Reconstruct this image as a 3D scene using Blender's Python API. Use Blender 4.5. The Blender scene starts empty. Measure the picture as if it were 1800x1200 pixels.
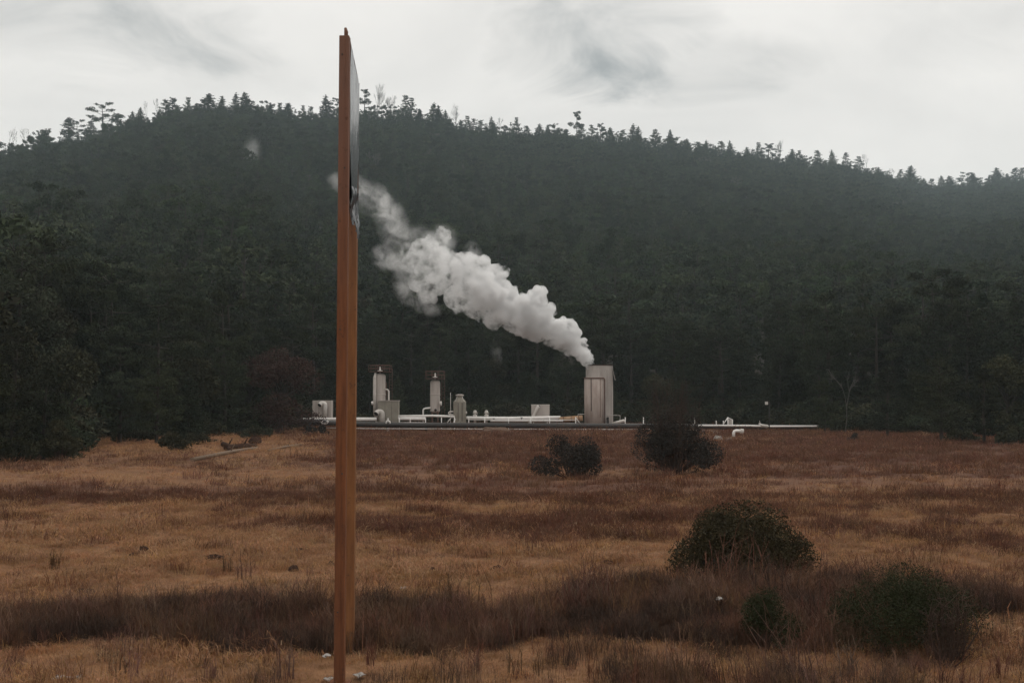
import bpy, math, random
import numpy as np
from mathutils import Vector, Matrix

rng = np.random.default_rng(11)
R = math.radians
S = bpy.context.scene
C = S.collection

# ------------------------------------------------------------------ camera
F, CX, CY, HC = 1930.0, 900.0, 600.0, 3.5      # focal length in photo pixels, centre, camera height
PITCH = math.atan(105.0 / F)
cam_d = bpy.data.cameras.new('camera'); cam = bpy.data.objects.new('camera', cam_d); C.objects.link(cam)
cam_d.sensor_width = 36.0; cam_d.lens = F / 1800.0 * 36.0
cam_d.clip_start = 0.1; cam_d.clip_end = 12000
cam.location = (0, 0, HC); cam.rotation_euler = (math.pi / 2 + PITCH, 0, 0)
S.camera = cam

# ------------------------------------------------------------------ world, overcast sky
SUN_EL, SUN_AZ = R(48), R(38)                   # azimuth clockwise from the view direction
W = bpy.data.worlds.new('World'); S.world = W; W.use_nodes = True
nt = W.node_tree; nt.nodes.clear()
def N(tree, typ, **kw):
    n = tree.nodes.new(typ)
    for k, v in kw.items():
        if k == 'inp':
            for kk, vv in v.items(): n.inputs[kk].default_value = vv
        else: setattr(n, k, v)
    return n
def L(tree, a, b): tree.links.new(a, b)
def math_node(tree, op, a, b=None, c=None, clamp=False):
    n = N(tree, 'ShaderNodeMath', operation=op, use_clamp=clamp)
    for i, v in enumerate((a, b, c)):
        if v is None: continue
        if isinstance(v, (int, float)): n.inputs[i].default_value = v
        else: L(tree, v, n.inputs[i])
    return n.outputs[0]
out = N(nt, 'ShaderNodeOutputWorld'); bg = N(nt, 'ShaderNodeBackground', inp={'Strength': 0.1})
sky = N(nt, 'ShaderNodeTexSky', sky_type='NISHITA', sun_disc=False, sun_elevation=SUN_EL, sun_rotation=SUN_AZ)
tc = N(nt, 'ShaderNodeTexCoord'); sep = N(nt, 'ShaderNodeSeparateXYZ'); L(nt, tc.outputs['Generated'], sep.inputs[0])
mp = N(nt, 'ShaderNodeMapping', inp={'Scale': (1.0, 1.0, 2.1)}); L(nt, tc.outputs['Generated'], mp.inputs[0])
n1 = N(nt, 'ShaderNodeTexNoise', inp={'Scale': 4.2, 'Detail': 8.0, 'Roughness': 0.55, 'Distortion': 0.5}); L(nt, mp.outputs[0], n1.inputs['Vector'])
n2 = N(nt, 'ShaderNodeTexNoise', inp={'Scale': 8.0, 'Detail': 8.0, 'Roughness': 0.6, 'Distortion': 0.9}); L(nt, mp.outputs[0], n2.inputs['Vector'])
# two darker cloud banks seen over the ridge, broken up by the noise (direction space)
def bank(px, py, rx, ry):
    ux = (px - CX) / F; uz = (705 - py) / F
    nn = math.sqrt(ux * ux + uz * uz + 1)
    dx = math_node(nt, 'MULTIPLY', math_node(nt, 'SUBTRACT', sep.outputs[0], ux / nn), F / rx)
    dz = math_node(nt, 'MULTIPLY', math_node(nt, 'SUBTRACT', sep.outputs[2], uz / nn), F / ry)
    wob = math_node(nt, 'MULTIPLY', math_node(nt, 'SUBTRACT', n2.outputs[0], 0.5), 3.0)
    wob2 = math_node(nt, 'MULTIPLY', math_node(nt, 'SUBTRACT', n1.outputs[0], 0.5), 2.0)
    r2 = math_node(nt, 'ADD', math_node(nt, 'MULTIPLY', dx, dx), math_node(nt, 'MULTIPLY', dz, dz))
    front = math_node(nt, 'GREATER_THAN', sep.outputs[1], 0.0)
    v = math_node(nt, 'SUBTRACT', 1.0, math_node(nt, 'ADD', r2, math_node(nt, 'ADD', wob, wob2)))
    v = math_node(nt, 'SMOOTHSTEP' if False else 'MULTIPLY', v, .5, clamp=True)
    return math_node(nt, 'MULTIPLY', v, front)
b1 = bank(1050, 35, 215, 125); b2 = bank(1230, 120, 260, 60); b3 = bank(60, 5, 380, 115); b4 = bank(350, 105, 180, 85); b5 = bank(1730, 15, 200, 90)
banks = math_node(nt, 'ADD', math_node(nt, 'ADD', b1, math_node(nt, 'MULTIPLY', b2, .8)), math_node(nt, 'ADD', math_node(nt, 'MULTIPLY', b3, .75), math_node(nt, 'MULTIPLY', math_node(nt, 'ADD', b4, b5), .45)), clamp=True)
base = math_node(nt, 'MULTIPLY_ADD', n1.outputs[0], 3.2, -1.25, clamp=True)
cl = math_node(nt, 'ADD', math_node(nt, 'MULTIPLY', banks, 0.85), math_node(nt, 'MULTIPLY', base, 0.26), clamp=True)
cr = N(nt, 'ShaderNodeValToRGB'); L(nt, cl, cr.inputs[0])
cr.color_ramp.elements[0].position = 0.0; cr.color_ramp.elements[0].color = (0.82, 0.79, 0.75, 1)
cr.color_ramp.elements[1].position = 1.0; cr.color_ramp.elements[1].color = (0.31, 0.325, 0.325, 1)
e = cr.color_ramp.elements.new(0.35); e.color = (0.67, 0.65, 0.62, 1)
sc_ = N(nt, 'ShaderNodeVectorMath', operation='SCALE', inp={'Scale': 12.2}); L(nt, cr.outputs[0], sc_.inputs[0])
mx = N(nt, 'ShaderNodeMix', data_type='RGBA', inp={0: 0.96}); L(nt, sky.outputs[0], mx.inputs[6]); L(nt, sc_.outputs[0], mx.inputs[7])
L(nt, mx.outputs[2], bg.inputs['Color']); L(nt, bg.outputs[0], out.inputs['Surface'])

sun_d = bpy.data.lights.new('sun', 'SUN'); sun = bpy.data.objects.new('sun', sun_d); C.objects.link(sun)
sun_d.energy = 1.2; sun_d.angle = R(18); sun_d.color = (1.0, 0.96, 0.9)
sdir = Vector((math.sin(SUN_AZ) * math.cos(SUN_EL), math.cos(SUN_AZ) * math.cos(SUN_EL), math.sin(SUN_EL)))
sun.rotation_euler = (-sdir).to_track_quat('-Z', 'Y').to_euler(); sun.location = (0, -20, 60)

S.view_settings.view_transform = 'Standard'; S.view_settings.look = 'None'
S.view_settings.exposure = 0.0; S.view_settings.gamma = 1.0; S.view_settings.use_curve_mapping = False
S.render.engine = 'CYCLES'
S.cycles.max_bounces = 6; S.cycles.diffuse_bounces = 3; S.cycles.glossy_bounces = 2; S.cycles.volume_bounces = 4
S.cycles.transparent_max_bounces = 8; S.cycles.use_denoising = True
S.cycles.volume_max_steps = 256; S.cycles.use_adaptive_sampling = True; S.cycles.adaptive_threshold = 0.02

# ------------------------------------------------------------------ helpers
_ct, _st = math.cos(PITCH), math.sin(PITCH)
def at(px, py, Y):
    a = (px - CX) / F; b = (CY - py) / F
    dy = _ct - _st * b; dz = _st + _ct * b
    k = Y / dy
    return Vector((a * k, Y, HC + dz * k))
def zat(py, Y): return at(CX, py, Y).z
def xat(px, Y, py=740): return at(px, py, Y).x
def project(x, y, z):
    """world -> photo pixel, used to lay out patches from measurements"""
    zz = z - HC
    f = _ct * y + _st * zz; v = -_st * y + _ct * zz
    return CX + F * x / f, CY - F * v / f
def gdist(py):
    lo, hi = 5.0, 5000.0
    b = (CY - py) / F; dy = _ct - _st * b; dz = _st + _ct * b
    return -HC / dz * dy if dz < 0 else 5000.0
def srgb(r, g, b):
    f = lambda c: (c / 255 / 12.92) if c / 255 < 0.04045 else ((c / 255 + 0.055) / 1.055) ** 2.4
    return (f(r), f(g), f(b), 1)

def hash2(ix, iy, seed):
    h = (ix.astype(np.int64) * 374761393 + iy.astype(np.int64) * 668265263 + seed * 1442695041) & 0xFFFFFFFF
    h = ((h ^ (h >> 13)) * 1274126177) & 0xFFFFFFFF
    return ((h ^ (h >> 16)) & 0xFFFF) / 65535.0
def vnoise(x, y, seed=0):
    x = np.asarray(x, float); y = np.asarray(y, float)
    ix = np.floor(x); iy = np.floor(y); fx = x - ix; fy = y - iy
    fx = fx * fx * (3 - 2 * fx); fy = fy * fy * (3 - 2 * fy)
    a = hash2(ix, iy, seed); b = hash2(ix + 1, iy, seed); c = hash2(ix, iy + 1, seed); d = hash2(ix + 1, iy + 1, seed)
    return (a * (1 - fx) + b * fx) * (1 - fy) + (c * (1 - fx) + d * fx) * fy
def fbm(x, y, seed=0, o=3):
    s = 0; a = 0.5; t = 0
    for k in range(o):
        s = s + a * vnoise(np.asarray(x) * 2 ** k, np.asarray(y) * 2 ** k, seed + k); t += a; a *= 0.5
    return s / t

class MB:
    """collects shapes into one mesh"""
    def __init__(self): self.v = []; self.f = []; self.m = []; self.n = 0; self.smooth = []
    def add(self, v, f, mi=0, smooth=False):
        v = np.asarray(v, float).reshape(-1, 3)
        self.v.append(v)
        for q in f:
            self.f.append(tuple(int(i) + self.n for i in q))
        self.m += [mi] * len(f); self.smooth += [smooth] * len(f)
        self.n += len(v); return self
    def box(self, x0, x1, y0, y1, z0, z1, mi=0, bev=0.0):
        v = [(x, y, z) for z in (z0, z1) for y in (y0, y1) for x in (x0, x1)]
        return self.add(v, [(0, 2, 3, 1), (4, 5, 7, 6), (0, 1, 5, 4), (2, 6, 7, 3), (0, 4, 6, 2), (1, 3, 7, 5)], mi)
    def tube(self, pts, rad, seg=10, mi=0, cap=True, smooth=True):
        pts = [Vector(p) for p in pts]
        rad = [rad] * len(pts) if np.isscalar(rad) else list(rad)
        vs = []; up = None
        for i, p in enumerate(pts):
            t = (pts[min(i + 1, len(pts) - 1)] - pts[max(i - 1, 0)]).normalized()
            if up is None or abs(up.dot(t)) > 0.95:
                up = Vector((0, 0, 1)) if abs(t.z) < 0.9 else Vector((1, 0, 0))
            a = t.cross(up).normalized(); b = t.cross(a).normalized(); up = -b if True else up
            for k in range(seg):
                th = 2 * math.pi * k / seg
                vs.append(p + (a * math.cos(th) + b * math.sin(th)) * rad[i])
        f = []
        for i in range(len(pts) - 1):
            for k in range(seg):
                k2 = (k + 1) % seg
                f.append((i * seg + k, i * seg + k2, (i + 1) * seg + k2, (i + 1) * seg + k))
        self.add(vs, f, mi, smooth)
        if cap:
            n0 = self.n - len(vs)
            self.f.append(tuple(n0 + k for k in range(seg))[::-1]); self.f.append(tuple(n0 + (len(pts) - 1) * seg + k for k in range(seg)))
            self.m += [mi, mi]; self.smooth += [False, False]
        return self
    def lathe(self, cx, cy, prof, seg=24, mi=0, smooth=True, a0=0, a1=2 * math.pi):
        """prof: list of (radius, z) from bottom to top"""
        full = abs(a1 - a0 - 2 * math.pi) < 1e-6
        ns = seg if full else seg + 1
        vs = []
        for r, z in prof:
            for k in range(ns):
                th = a0 + (a1 - a0) * k / seg
                vs.append((cx + r * math.cos(th), cy + r * math.sin(th), z))
        f = []
        for i in range(len(prof) - 1):
            for k in range(seg):
                k2 = (k + 1) % ns
                f.append((i * ns + k, i * ns + k2, (i + 1) * ns + k2, (i + 1) * ns + k))
        self.add(vs, f, mi, smooth)
        n0 = self.n - len(vs)
        if prof[0][0] > 1e-4: self.f.append(tuple(n0 + k for k in range(ns))[::-1]); self.m.append(mi); self.smooth.append(False)
        if prof[-1][0] > 1e-4: self.f.append(tuple(n0 + (len(prof) - 1) * ns + k for k in range(ns))); self.m.append(mi); self.smooth.append(False)
        return self
    def quads(self, V, mi=0):
        """V: (n,4,3) array"""
        n = len(V); self.v.append(V.reshape(-1, 3))
        idx = (np.arange(n * 4).reshape(n, 4) + self.n)
        self.f += [tuple(q) for q in idx.tolist()]
        self.m += [mi] * n; self.smooth += [False] * n; self.n += n * 4
        return self
    def mesh(self, name, mats):
        me = bpy.data.meshes.new(name)
        me.from_pydata(np.concatenate(self.v).tolist() if self.v else [], [], self.f)
        for m in mats: me.materials.append(m)
        me.polygons.foreach_set('material_index', np.array(self.m, dtype=np.int32))
        me.polygons.foreach_set('use_smooth', np.array(self.smooth, dtype=bool))
        me.update(); return me

def link(o, parent=None, loc=None):
    C.objects.link(o)
    if parent is not None: o.parent = parent
    if loc is not None: o.location = loc
    return o
def obj(name, mb, mats, parent=None, loc=None):
    if not isinstance(mats, (list, tuple)): mats = [mats]
    me = mb.mesh(name, mats) if isinstance(mb, MB) else mb
    o = bpy.data.objects.new(name, me)
    if parent is not None and loc is None:      # geometry is in world space: keep it there
        w = Vector((0, 0, 0)); q = parent
        while q is not None: w += q.location; q = q.parent
        link(o, parent); o.location = -w
    else: link(o, parent, loc)
    return o
def tag(o, label=None, cat=None, group=None, kind=None):
    if label: o['label'] = label
    if cat: o['category'] = cat
    if group: o['group'] = group
    if kind: o['kind'] = kind
    return o
def thing(name, loc, label, cat, group=None):
    o = bpy.data.objects.new(name, None); o.empty_display_size = 0.3
    link(o, None, loc); return tag(o, label, cat, group)

# ------------------------------------------------------------------ materials
def mat(name, col, rough=0.8, var=0.25, scale=4.0, col2=None, metallic=0.0, bump=0.0, bscale=30.0, per_obj=0.0, stretch=(1, 1, 1), spec=0.3, trans=0.0):
    m = bpy.data.materials.new(name); m.use_nodes = True; t = m.node_tree
    p = t.nodes['Principled BSDF']; p.inputs['Roughness'].default_value = rough; p.inputs['Metallic'].default_value = metallic
    p.inputs['Specular IOR Level'].default_value = spec
    c1 = tuple(col[:3]) + (1,)
    c2 = tuple(col2[:3]) + (1,) if col2 else tuple(c * (1 - var) for c in col[:3]) + (1,)
    tcn = N(t, 'ShaderNodeTexCoord'); mpn = N(t, 'ShaderNodeMapping', inp={'Scale': stretch}); L(t, tcn.outputs['Object'], mpn.inputs[0])
    nz = N(t, 'ShaderNodeTexNoise', inp={'Scale': scale, 'Detail': 6.0, 'Roughness': 0.6}); L(t, mpn.outputs[0], nz.inputs['Vector'])
    mr = N(t, 'ShaderNodeMapRange', inp={1: 0.32, 2: 0.68}); L(t, nz.outputs[0], mr.inputs[0])
    mix = N(t, 'ShaderNodeMix', data_type='RGBA'); mix.inputs[6].default_value = c1; mix.inputs[7].default_value = c2
    L(t, mr.outputs[0], mix.inputs[0]); last = mix.outputs[2]
    if per_obj > 0:
        oi = N(t, 'ShaderNodeObjectInfo')
        hs = N(t, 'ShaderNodeHueSaturation'); 
        L(t, math_node(t, 'MULTIPLY_ADD', oi.outputs['Random'], per_obj * 2, 1 - per_obj), hs.inputs['Value'])
        rr = math_node(t, 'FRACT', math_node(t, 'MULTIPLY', oi.outputs['Random'], 7.31))
        L(t, math_node(t, 'MULTIPLY_ADD', rr, 0.10 * per_obj, 0.5 - 0.05 * per_obj), hs.inputs['Hue'])
        r3 = math_node(t, 'FRACT', math_node(t, 'MULTIPLY', oi.outputs['Random'], 13.7))
        L(t, math_node(t, 'MULTIPLY_ADD', r3, 0.8 * per_obj, 1 - 0.4 * per_obj), hs.inputs['Saturation'])
        L(t, last, hs.inputs['Color']); last = hs.outputs[0]
    L(t, last, p.inputs['Base Color'])
    if bump > 0:
        nb = N(t, 'ShaderNodeTexNoise', inp={'Scale': bscale, 'Detail': 5.0}); L(t, mpn.outputs[0], nb.inputs['Vector'])
        bn = N(t, 'ShaderNodeBump', inp={'Strength': bump, 'Distance': 0.05}); L(t, nb.outputs[0], bn.inputs['Height']); L(t, bn.outputs[0], p.inputs['Normal'])
    if trans > 0:
        tr = N(t, 'ShaderNodeBsdfTranslucent'); L(t, last, tr.inputs['Color'])
        ms = N(t, 'ShaderNodeMixShader', inp={0: trans}); L(t, p.outputs[0], ms.inputs[1]); L(t, tr.outputs[0], ms.inputs[2])
        L(t, ms.outputs[0], t.nodes['Material Output'].inputs['Surface'])
    return m

M = {}
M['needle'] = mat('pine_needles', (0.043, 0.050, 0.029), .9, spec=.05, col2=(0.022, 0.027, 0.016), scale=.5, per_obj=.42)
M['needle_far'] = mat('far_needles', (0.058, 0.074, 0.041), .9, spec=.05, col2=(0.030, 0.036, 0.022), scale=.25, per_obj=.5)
M['oak'] = mat('oak_leaves', (0.050, 0.048, 0.029), .9, spec=.05, col2=(0.026, 0.026, 0.016), scale=.5, per_obj=.4)
M['red_leaf'] = mat('reddish_leaves', (0.070, 0.041, 0.033), .9, spec=.05, col2=(0.042, 0.025, 0.021), scale=.6)
M['bark'] = mat('bark', (0.042, 0.034, 0.028), .9, scale=3, stretch=(1, 1, .2))
M['bark_pale'] = mat('pale_bark', (0.10, 0.092, 0.082), .9, scale=3, stretch=(1, 1, .2))
M['twig'] = mat('dark_twigs', (0.068, 0.046, 0.036), .9, spec=.05, scale=5)
M['shrub'] = mat('shrub_leaves', (0.062, 0.050, 0.027), .9, spec=.04, col2=(0.030, 0.026, 0.016), scale=3)
M['shrub_green'] = mat('green_shrub_leaves', (0.038, 0.043, 0.021), .9, spec=.04, col2=(0.022, 0.025, 0.013), scale=4)
M['shrub_grey'] = mat('grey_shrub_leaves', (0.050, 0.043, 0.038), .9, spec=.04, col2=(0.028, 0.026, 0.022), scale=2)
M['grass_tan'] = mat('tan_grass', (0.41, 0.235, 0.125), .9, spec=.08, col2=(0.25, 0.135, 0.072), scale=3, per_obj=.3, trans=.25)
M['grass_red'] = mat('russet_grass', (0.165, 0.080, 0.050), .9, spec=.06, col2=(0.092, 0.044, 0.029), scale=3, per_obj=.3, trans=.25)
M['brush'] = mat('brush_stems', (0.17, 0.096, 0.064), .9, spec=.05, col2=(0.085, 0.050, 0.036), scale=1.2, per_obj=.45)
M['seed'] = mat('pale_seed_heads', (0.34, 0.23, 0.15), .85)
M['hill_soil'] = mat('forest_floor', (0.045, 0.038, 0.028), .95, scale=.05)
M['rust'] = mat('rust_brown_paint', (0.19, 0.074, 0.033), .75, spec=.12, col2=(0.105, 0.043, 0.023), scale=3.5, stretch=(6, 6, .5), bump=.15, bscale=40)
M['rust_far'] = mat('rust_orange_paint', (0.235, 0.105, 0.043), .75, spec=.12, col2=(0.145, 0.063, 0.028), scale=3.5, stretch=(6, 6, .5), bump=.15, bscale=40)
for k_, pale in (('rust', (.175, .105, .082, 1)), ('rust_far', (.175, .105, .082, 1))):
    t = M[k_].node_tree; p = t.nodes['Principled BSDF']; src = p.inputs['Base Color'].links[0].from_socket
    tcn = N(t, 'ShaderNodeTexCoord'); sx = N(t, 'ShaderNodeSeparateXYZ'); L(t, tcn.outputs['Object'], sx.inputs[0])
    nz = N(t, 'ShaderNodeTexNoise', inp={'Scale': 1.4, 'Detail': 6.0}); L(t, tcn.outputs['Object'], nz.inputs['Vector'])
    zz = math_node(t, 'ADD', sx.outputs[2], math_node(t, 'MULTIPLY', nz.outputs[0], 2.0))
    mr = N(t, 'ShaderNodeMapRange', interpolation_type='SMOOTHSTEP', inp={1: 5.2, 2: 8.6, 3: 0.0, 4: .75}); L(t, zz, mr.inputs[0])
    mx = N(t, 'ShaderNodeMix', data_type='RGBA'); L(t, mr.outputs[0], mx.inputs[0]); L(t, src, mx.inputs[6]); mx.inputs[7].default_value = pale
    n3 = N(t, 'ShaderNodeTexNoise', inp={'Scale': 9.0, 'Detail': 8.0, 'Roughness': .75}); L(t, tcn.outputs['Object'], n3.inputs['Vector'])
    m3 = N(t, 'ShaderNodeMapRange', inp={1: .58, 2: .66, 3: 0.0, 4: .7}); L(t, n3.outputs[0], m3.inputs[0])
    m2 = N(t, 'ShaderNodeMix', data_type='RGBA'); L(t, m3.outputs[0], m2.inputs[0]); L(t, mx.outputs[2], m2.inputs[6]); m2.inputs[7].default_value = (.075, .036, .024, 1)
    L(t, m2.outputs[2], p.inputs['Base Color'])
M['sign_frame'] = mat('dark_sign_frame', (0.045, 0.04, 0.04), .6)
M['vinyl'] = mat('weathered_vinyl', (0.10, 0.11, 0.12), .22, col2=(0.03, 0.033, 0.037), scale=2.5, stretch=(1, 1, .5), bump=.4, bscale=5, spec=.6)
M['tank'] = mat('tank_grey', (0.50, 0.45, 0.41), .7, col2=(0.37, 0.325, 0.295), scale=1.2, stretch=(2.5, 2.5, .25), bump=.1)
M['tank_olive'] = mat('olive_grey_sheet', (0.30, 0.275, 0.225), .7, col2=(0.235, 0.21, 0.175), scale=1.5)
M['stain'] = mat('stained_concrete', (0.53, 0.455, 0.41), .85, col2=(0.34, 0.27, 0.235), scale=1.0, stretch=(1.6, 1.6, .35), bump=.15, bscale=12)
M['concrete'] = mat('grey_concrete', (0.46, 0.42, 0.39), .85, col2=(0.33, 0.295, 0.27), scale=1.0, stretch=(1.3, 1.3, .35), bump=.15, bscale=12)
M['darkstain'] = mat('dark_stain', (0.07, 0.05, 0.04), .9)
M['white'] = mat('white_paint', (0.86, 0.83, 0.80), .5, col2=(0.76, 0.72, 0.68), scale=2)
M['offwhite'] = mat('dull_white_paint', (0.66, 0.62, 0.58), .6, col2=(0.50, 0.46, 0.42), scale=1.5)
M['jacket'] = mat('dark_pipe_lagging', (0.036, 0.031, 0.028), .5, col2=(0.026, 0.022, 0.02), scale=.6, spec=.5)
M['dark'] = mat('dark_steel', (0.035, 0.03, 0.028), .7)
M['rail_rust'] = mat('rusty_rail', (0.15, 0.085, 0.066), .85)
M['orange'] = mat('rusted_orange_lagging', (0.33, 0.17, 0.08), .8, col2=(0.45, 0.31, 0.20), scale=1.6)
M['clod'] = mat('dark_clod', (0.060, 0.034, 0.024), .95, spec=.03, scale=6, bump=.4)
M['pale_rock'] = mat('pale_rubble', (0.30, 0.27, 0.24), .9, scale=2, bump=.4, bscale=8)
M['log'] = mat('weathered_log', (0.19, 0.135, 0.095), .9, scale=3, stretch=(.3, 3, 3))
M['mound'] = mat('pale_earth', (0.21, 0.15, 0.115), .95, col2=(0.12, 0.075, 0.055), scale=1.6, spec=.05, bump=.8, bscale=6)
M['litter'] = mat('white_plastic', (0.30, 0.27, 0.245), .45, var=.1)

# ------------------------------------------------------------------ ground
ROWS = np.array([740, 760, 775, 790, 805, 820, 835, 845, 860, 875, 890, 905, 920, 935, 950, 1000, 1030, 1250.])
RL = np.array([.6, .45, .2, .22, .55, .5, .25, .22, .75, .9, .5, .2, .45, .25, .12, .05, .05, .05])
RM = np.array([.8, .8, .85, .92, .95, .9, .42, .8, .9, .6, .35, .5, .8, .6, .25, .12, .1, .05])
RR = np.array([.8, .8, .9, .97, .95, .85, .75, .65, .55, .5, .5, .5, .42, .4, .35, .3, .3, .1])
def redness(x, y):
    px, py = project(x, y, 0.0)
    py = py + (fbm(x * .22, y * .22, 3) - .5) * 26 * np.clip((py - 740) / 120, .1, 1.2)
    l = np.interp(py, ROWS, RL); m = np.interp(py, ROWS, RM); r = np.interp(py, ROWS, RR)
    w = np.clip((px - 480) / 160, 0, 1); v = np.clip((px - 1080) / 250, 0, 1)
    q = (l * (1 - w) + m * w) * (1 - v) + r * v
    return np.clip(q + (fbm(x * .35, y * .6, 17) - .5) * .75 + (fbm(x * 1.5, y * 2.2, 27) - .5) * .35, 0, 1)
BN = (np.array([-300, 0, 150, 300, 450, 640, 760, 950, 1150, 1300, 1450, 1600, 1700, 1800, 2100.]), np.array([1140, 1146, 1130, 1136, 1150, 1146, 1158, 1136, 1132, 1150, 1125, 1105, 1092, 1085, 1085.]))
BT = (np.array([-300, 0, 100, 180, 280, 400, 520, 590, 640, 720, 800, 860, 930, 1000, 1150, 1300, 1480, 1800, 2100.]), np.array([1050, 1042, 1032, 1044, 1022, 1020, 1040, 1048, 1030, 1028, 1040, 1064, 1026, 1006, 998, 998, 1008, 1008, 1012.]))
def in_brush(x, y):
    px, py = project(x, y, 0.0)
    j = (fbm(x * 1.3, y * 1.3, 41) - .5) * 22
    return (py + j < np.interp(px, *BN) - 6) & (py + j > np.interp(px, *BT) + 44)
def gz(x, y):
    f = np.clip((np.asarray(y) - 6) / 20, 0, 1)
    return (fbm(np.asarray(x) * .16, np.asarray(y) * .16, 5) - .5) * .22 * f + (fbm(np.asarray(x) * .8, np.asarray(y) * .8, 9) - .5) * .20 - .02
xs = np.concatenate([-np.geomspace(3500, 62, 22), np.arange(-60, 60.1, .5), np.geomspace(62, 3500, 22)])
ys = np.concatenate([np.arange(-300, 6, 12.), np.arange(8, 60, .35), np.arange(60, 230, 1.6), np.geomspace(232, 4500, 24)])
GX, GY = np.meshgrid(xs, ys); GZ = gz(GX, GY)
nx, ny = len(xs), len(ys)
me = bpy.data.meshes.new('ground')
I = np.arange(nx * ny).reshape(ny, nx)
fq = np.stack([I[:-1, :-1], I[:-1, 1:], I[1:, 1:], I[1:, :-1]], -1).reshape(-1, 4)
me.from_pydata(np.stack([GX, GY, GZ], -1).reshape(-1, 3).tolist(), [], fq.tolist())
me.polygons.foreach_set('use_smooth', np.ones(len(fq), bool))
fx, fy = GX.ravel(), np.maximum(GY.ravel(), 9.0)
att = me.attributes.new('russet', 'FLOAT', 'POINT'); att.data.foreach_set('value', redness(fx, fy).astype(np.float32))
att = me.attributes.new('brush', 'FLOAT', 'POINT'); att.data.foreach_set('value', in_brush(fx, fy).astype(np.float32))
gm = bpy.data.materials.new('dry_meadow_soil'); gm.use_nodes = True; t = gm.node_tree; p = t.nodes['Principled BSDF']
p.inputs['Roughness'].default_value = .95; p.inputs['Specular IOR Level'].default_value = .1
tcn = N(t, 'ShaderNodeTexCoord'); mpn = N(t, 'ShaderNodeMapping', inp={'Scale': (.7, 1.3, 1)}); L(t, tcn.outputs['Object'], mpn.inputs[0])
nz = N(t, 'ShaderNodeTexNoise', inp={'Scale': 2.2, 'Detail': 9.0, 'Roughness': .7}); L(t, mpn.outputs[0], nz.inputs['Vector'])
a1 = N(t, 'ShaderNodeAttribute', attribute_name='russet'); a2 = N(t, 'ShaderNodeAttribute', attribute_name='brush')
def rgbmix(t, fac, c1, c2):
    m = N(t, 'ShaderNodeMix', data_type='RGBA')
    for i, v in ((0, fac), (6, c1), (7, c2)):
        if hasattr(v, 'is_linked'): L(t, v, m.inputs[i])
        else: m.inputs[i].default_value = v
    return m.outputs[2]
mr = N(t, 'ShaderNodeMapRange', inp={1: .3, 2: .7}); L(t, nz.outputs[0], mr.inputs[0])
tan = rgbmix(t, mr.outputs[0], (.26, .135, .066, 1), (.155, .08, .042, 1))
red = rgbmix(t, mr.outputs[0], (.115, .054, .034, 1), (.068, .034, .023, 1))
brs = rgbmix(t, mr.outputs[0], (.07, .042, .03, 1), (.045, .03, .022, 1))
cc = rgbmix(t, a2.outputs['Fac'], rgbmix(t, a1.outputs['Fac'], tan, red), brs)
L(t, cc, p.inputs['Base Color'])
bn = N(t, 'ShaderNodeBump', inp={'Strength': .8, 'Distance': .06}); L(t, nz.outputs[0], bn.inputs['Height']); L(t, bn.outputs[0], p.inputs['Normal'])
me.materials.append(gm)
ground = link(bpy.data.objects.new('ground', me)); tag(ground, kind='structure')

# ------------------------------------------------------------------ hill
RIDGE = np.array([(-1500, 420), (-700, 350), (-300, 290), (0, 262), (60, 248), (120, 240), (180, 222), (230, 207), (290, 190), (360, 186), (440, 186), (520, 198), (580, 192), (640, 188), (700, 192),
                  (760, 203), (830, 216), (920, 228), (1000, 234), (1100, 240), (1200, 252), (1300, 266), (1400, 276), (1500, 288), (1560, 302), (1610, 318), (1650, 328), (1700, 324), (1760, 315), (1820, 312),
                  (2000, 290), (2400, 280), (3300, 360)], float)
DR = (np.array([-1500, 0, 600, 1100, 1500, 1650, 1800, 2300, 3300.]), np.array([700, 760, 860, 1000, 1240, 1380, 1480, 1550, 1500.]))
D0 = (np.array([-1500, -300, 0, 120, 150, 300, 420, 520, 640, 1100, 1250, 1480, 1700, 1800, 2100, 3300.]), np.array([75, 66, 68, 74, 104, 106, 112, 138, 158, 160, 150, 124, 112, 104, 96, 95.]))
TREE = 12.0
def hill_par(px):
    D = np.interp(px, *DR); d0 = np.interp(px, *D0)
    H = HC + (705 - np.interp(px, RIDGE[:, 0], RIDGE[:, 1])) / F * D - TREE
    return d0, D, H
def hz(px, d):
    d0, D, H = hill_par(px)
    tt = (d - d0) / (D - d0)
    up = H * np.clip(tt, 0, 1) ** 1.22
    dn = H * np.clip(1 - (np.clip(tt, 1, 9) - 1) * 1.1, -.2, 1)
    x = (px - CX) / F * d
    lump = (fbm(x * .011, d * .011, 61) - .5) * 9 * np.clip(tt * 3, 0, 1) * np.clip((1 - tt) * 4, 0, 1)
    return np.where(tt < 1, up + lump - .6 * (tt < .004), dn)
pxs = np.concatenate([np.arange(-1500, -200, 60.), np.arange(-200, 2000, 12.), np.arange(2000, 3300, 60.)])
ts = np.concatenate([np.linspace(-.01, 1, 90), np.linspace(1.03, 1.9, 14)])
PX, TT = np.meshgrid(pxs, ts); d0, D, H = hill_par(PX)
HD = d0 + TT * (D - d0); HX = (PX - CX) / F * HD; HZ = hz(PX, HD)
I = np.arange(PX.size).reshape(PX.shape)
fq = np.stack([I[:-1, :-1], I[:-1, 1:], I[1:, 1:], I[1:, :-1]], -1).reshape(-1, 4)
me = bpy.data.meshes.new('hill'); me.from_pydata(np.stack([HX, HD, HZ], -1).reshape(-1, 3).tolist(), [], fq.tolist())
me.polygons.foreach_set('use_smooth', np.ones(len(fq), bool)); me.materials.append(M['hill_soil'])
hill = link(bpy.data.objects.new('hill', me)); tag(hill, kind='structure')

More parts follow.
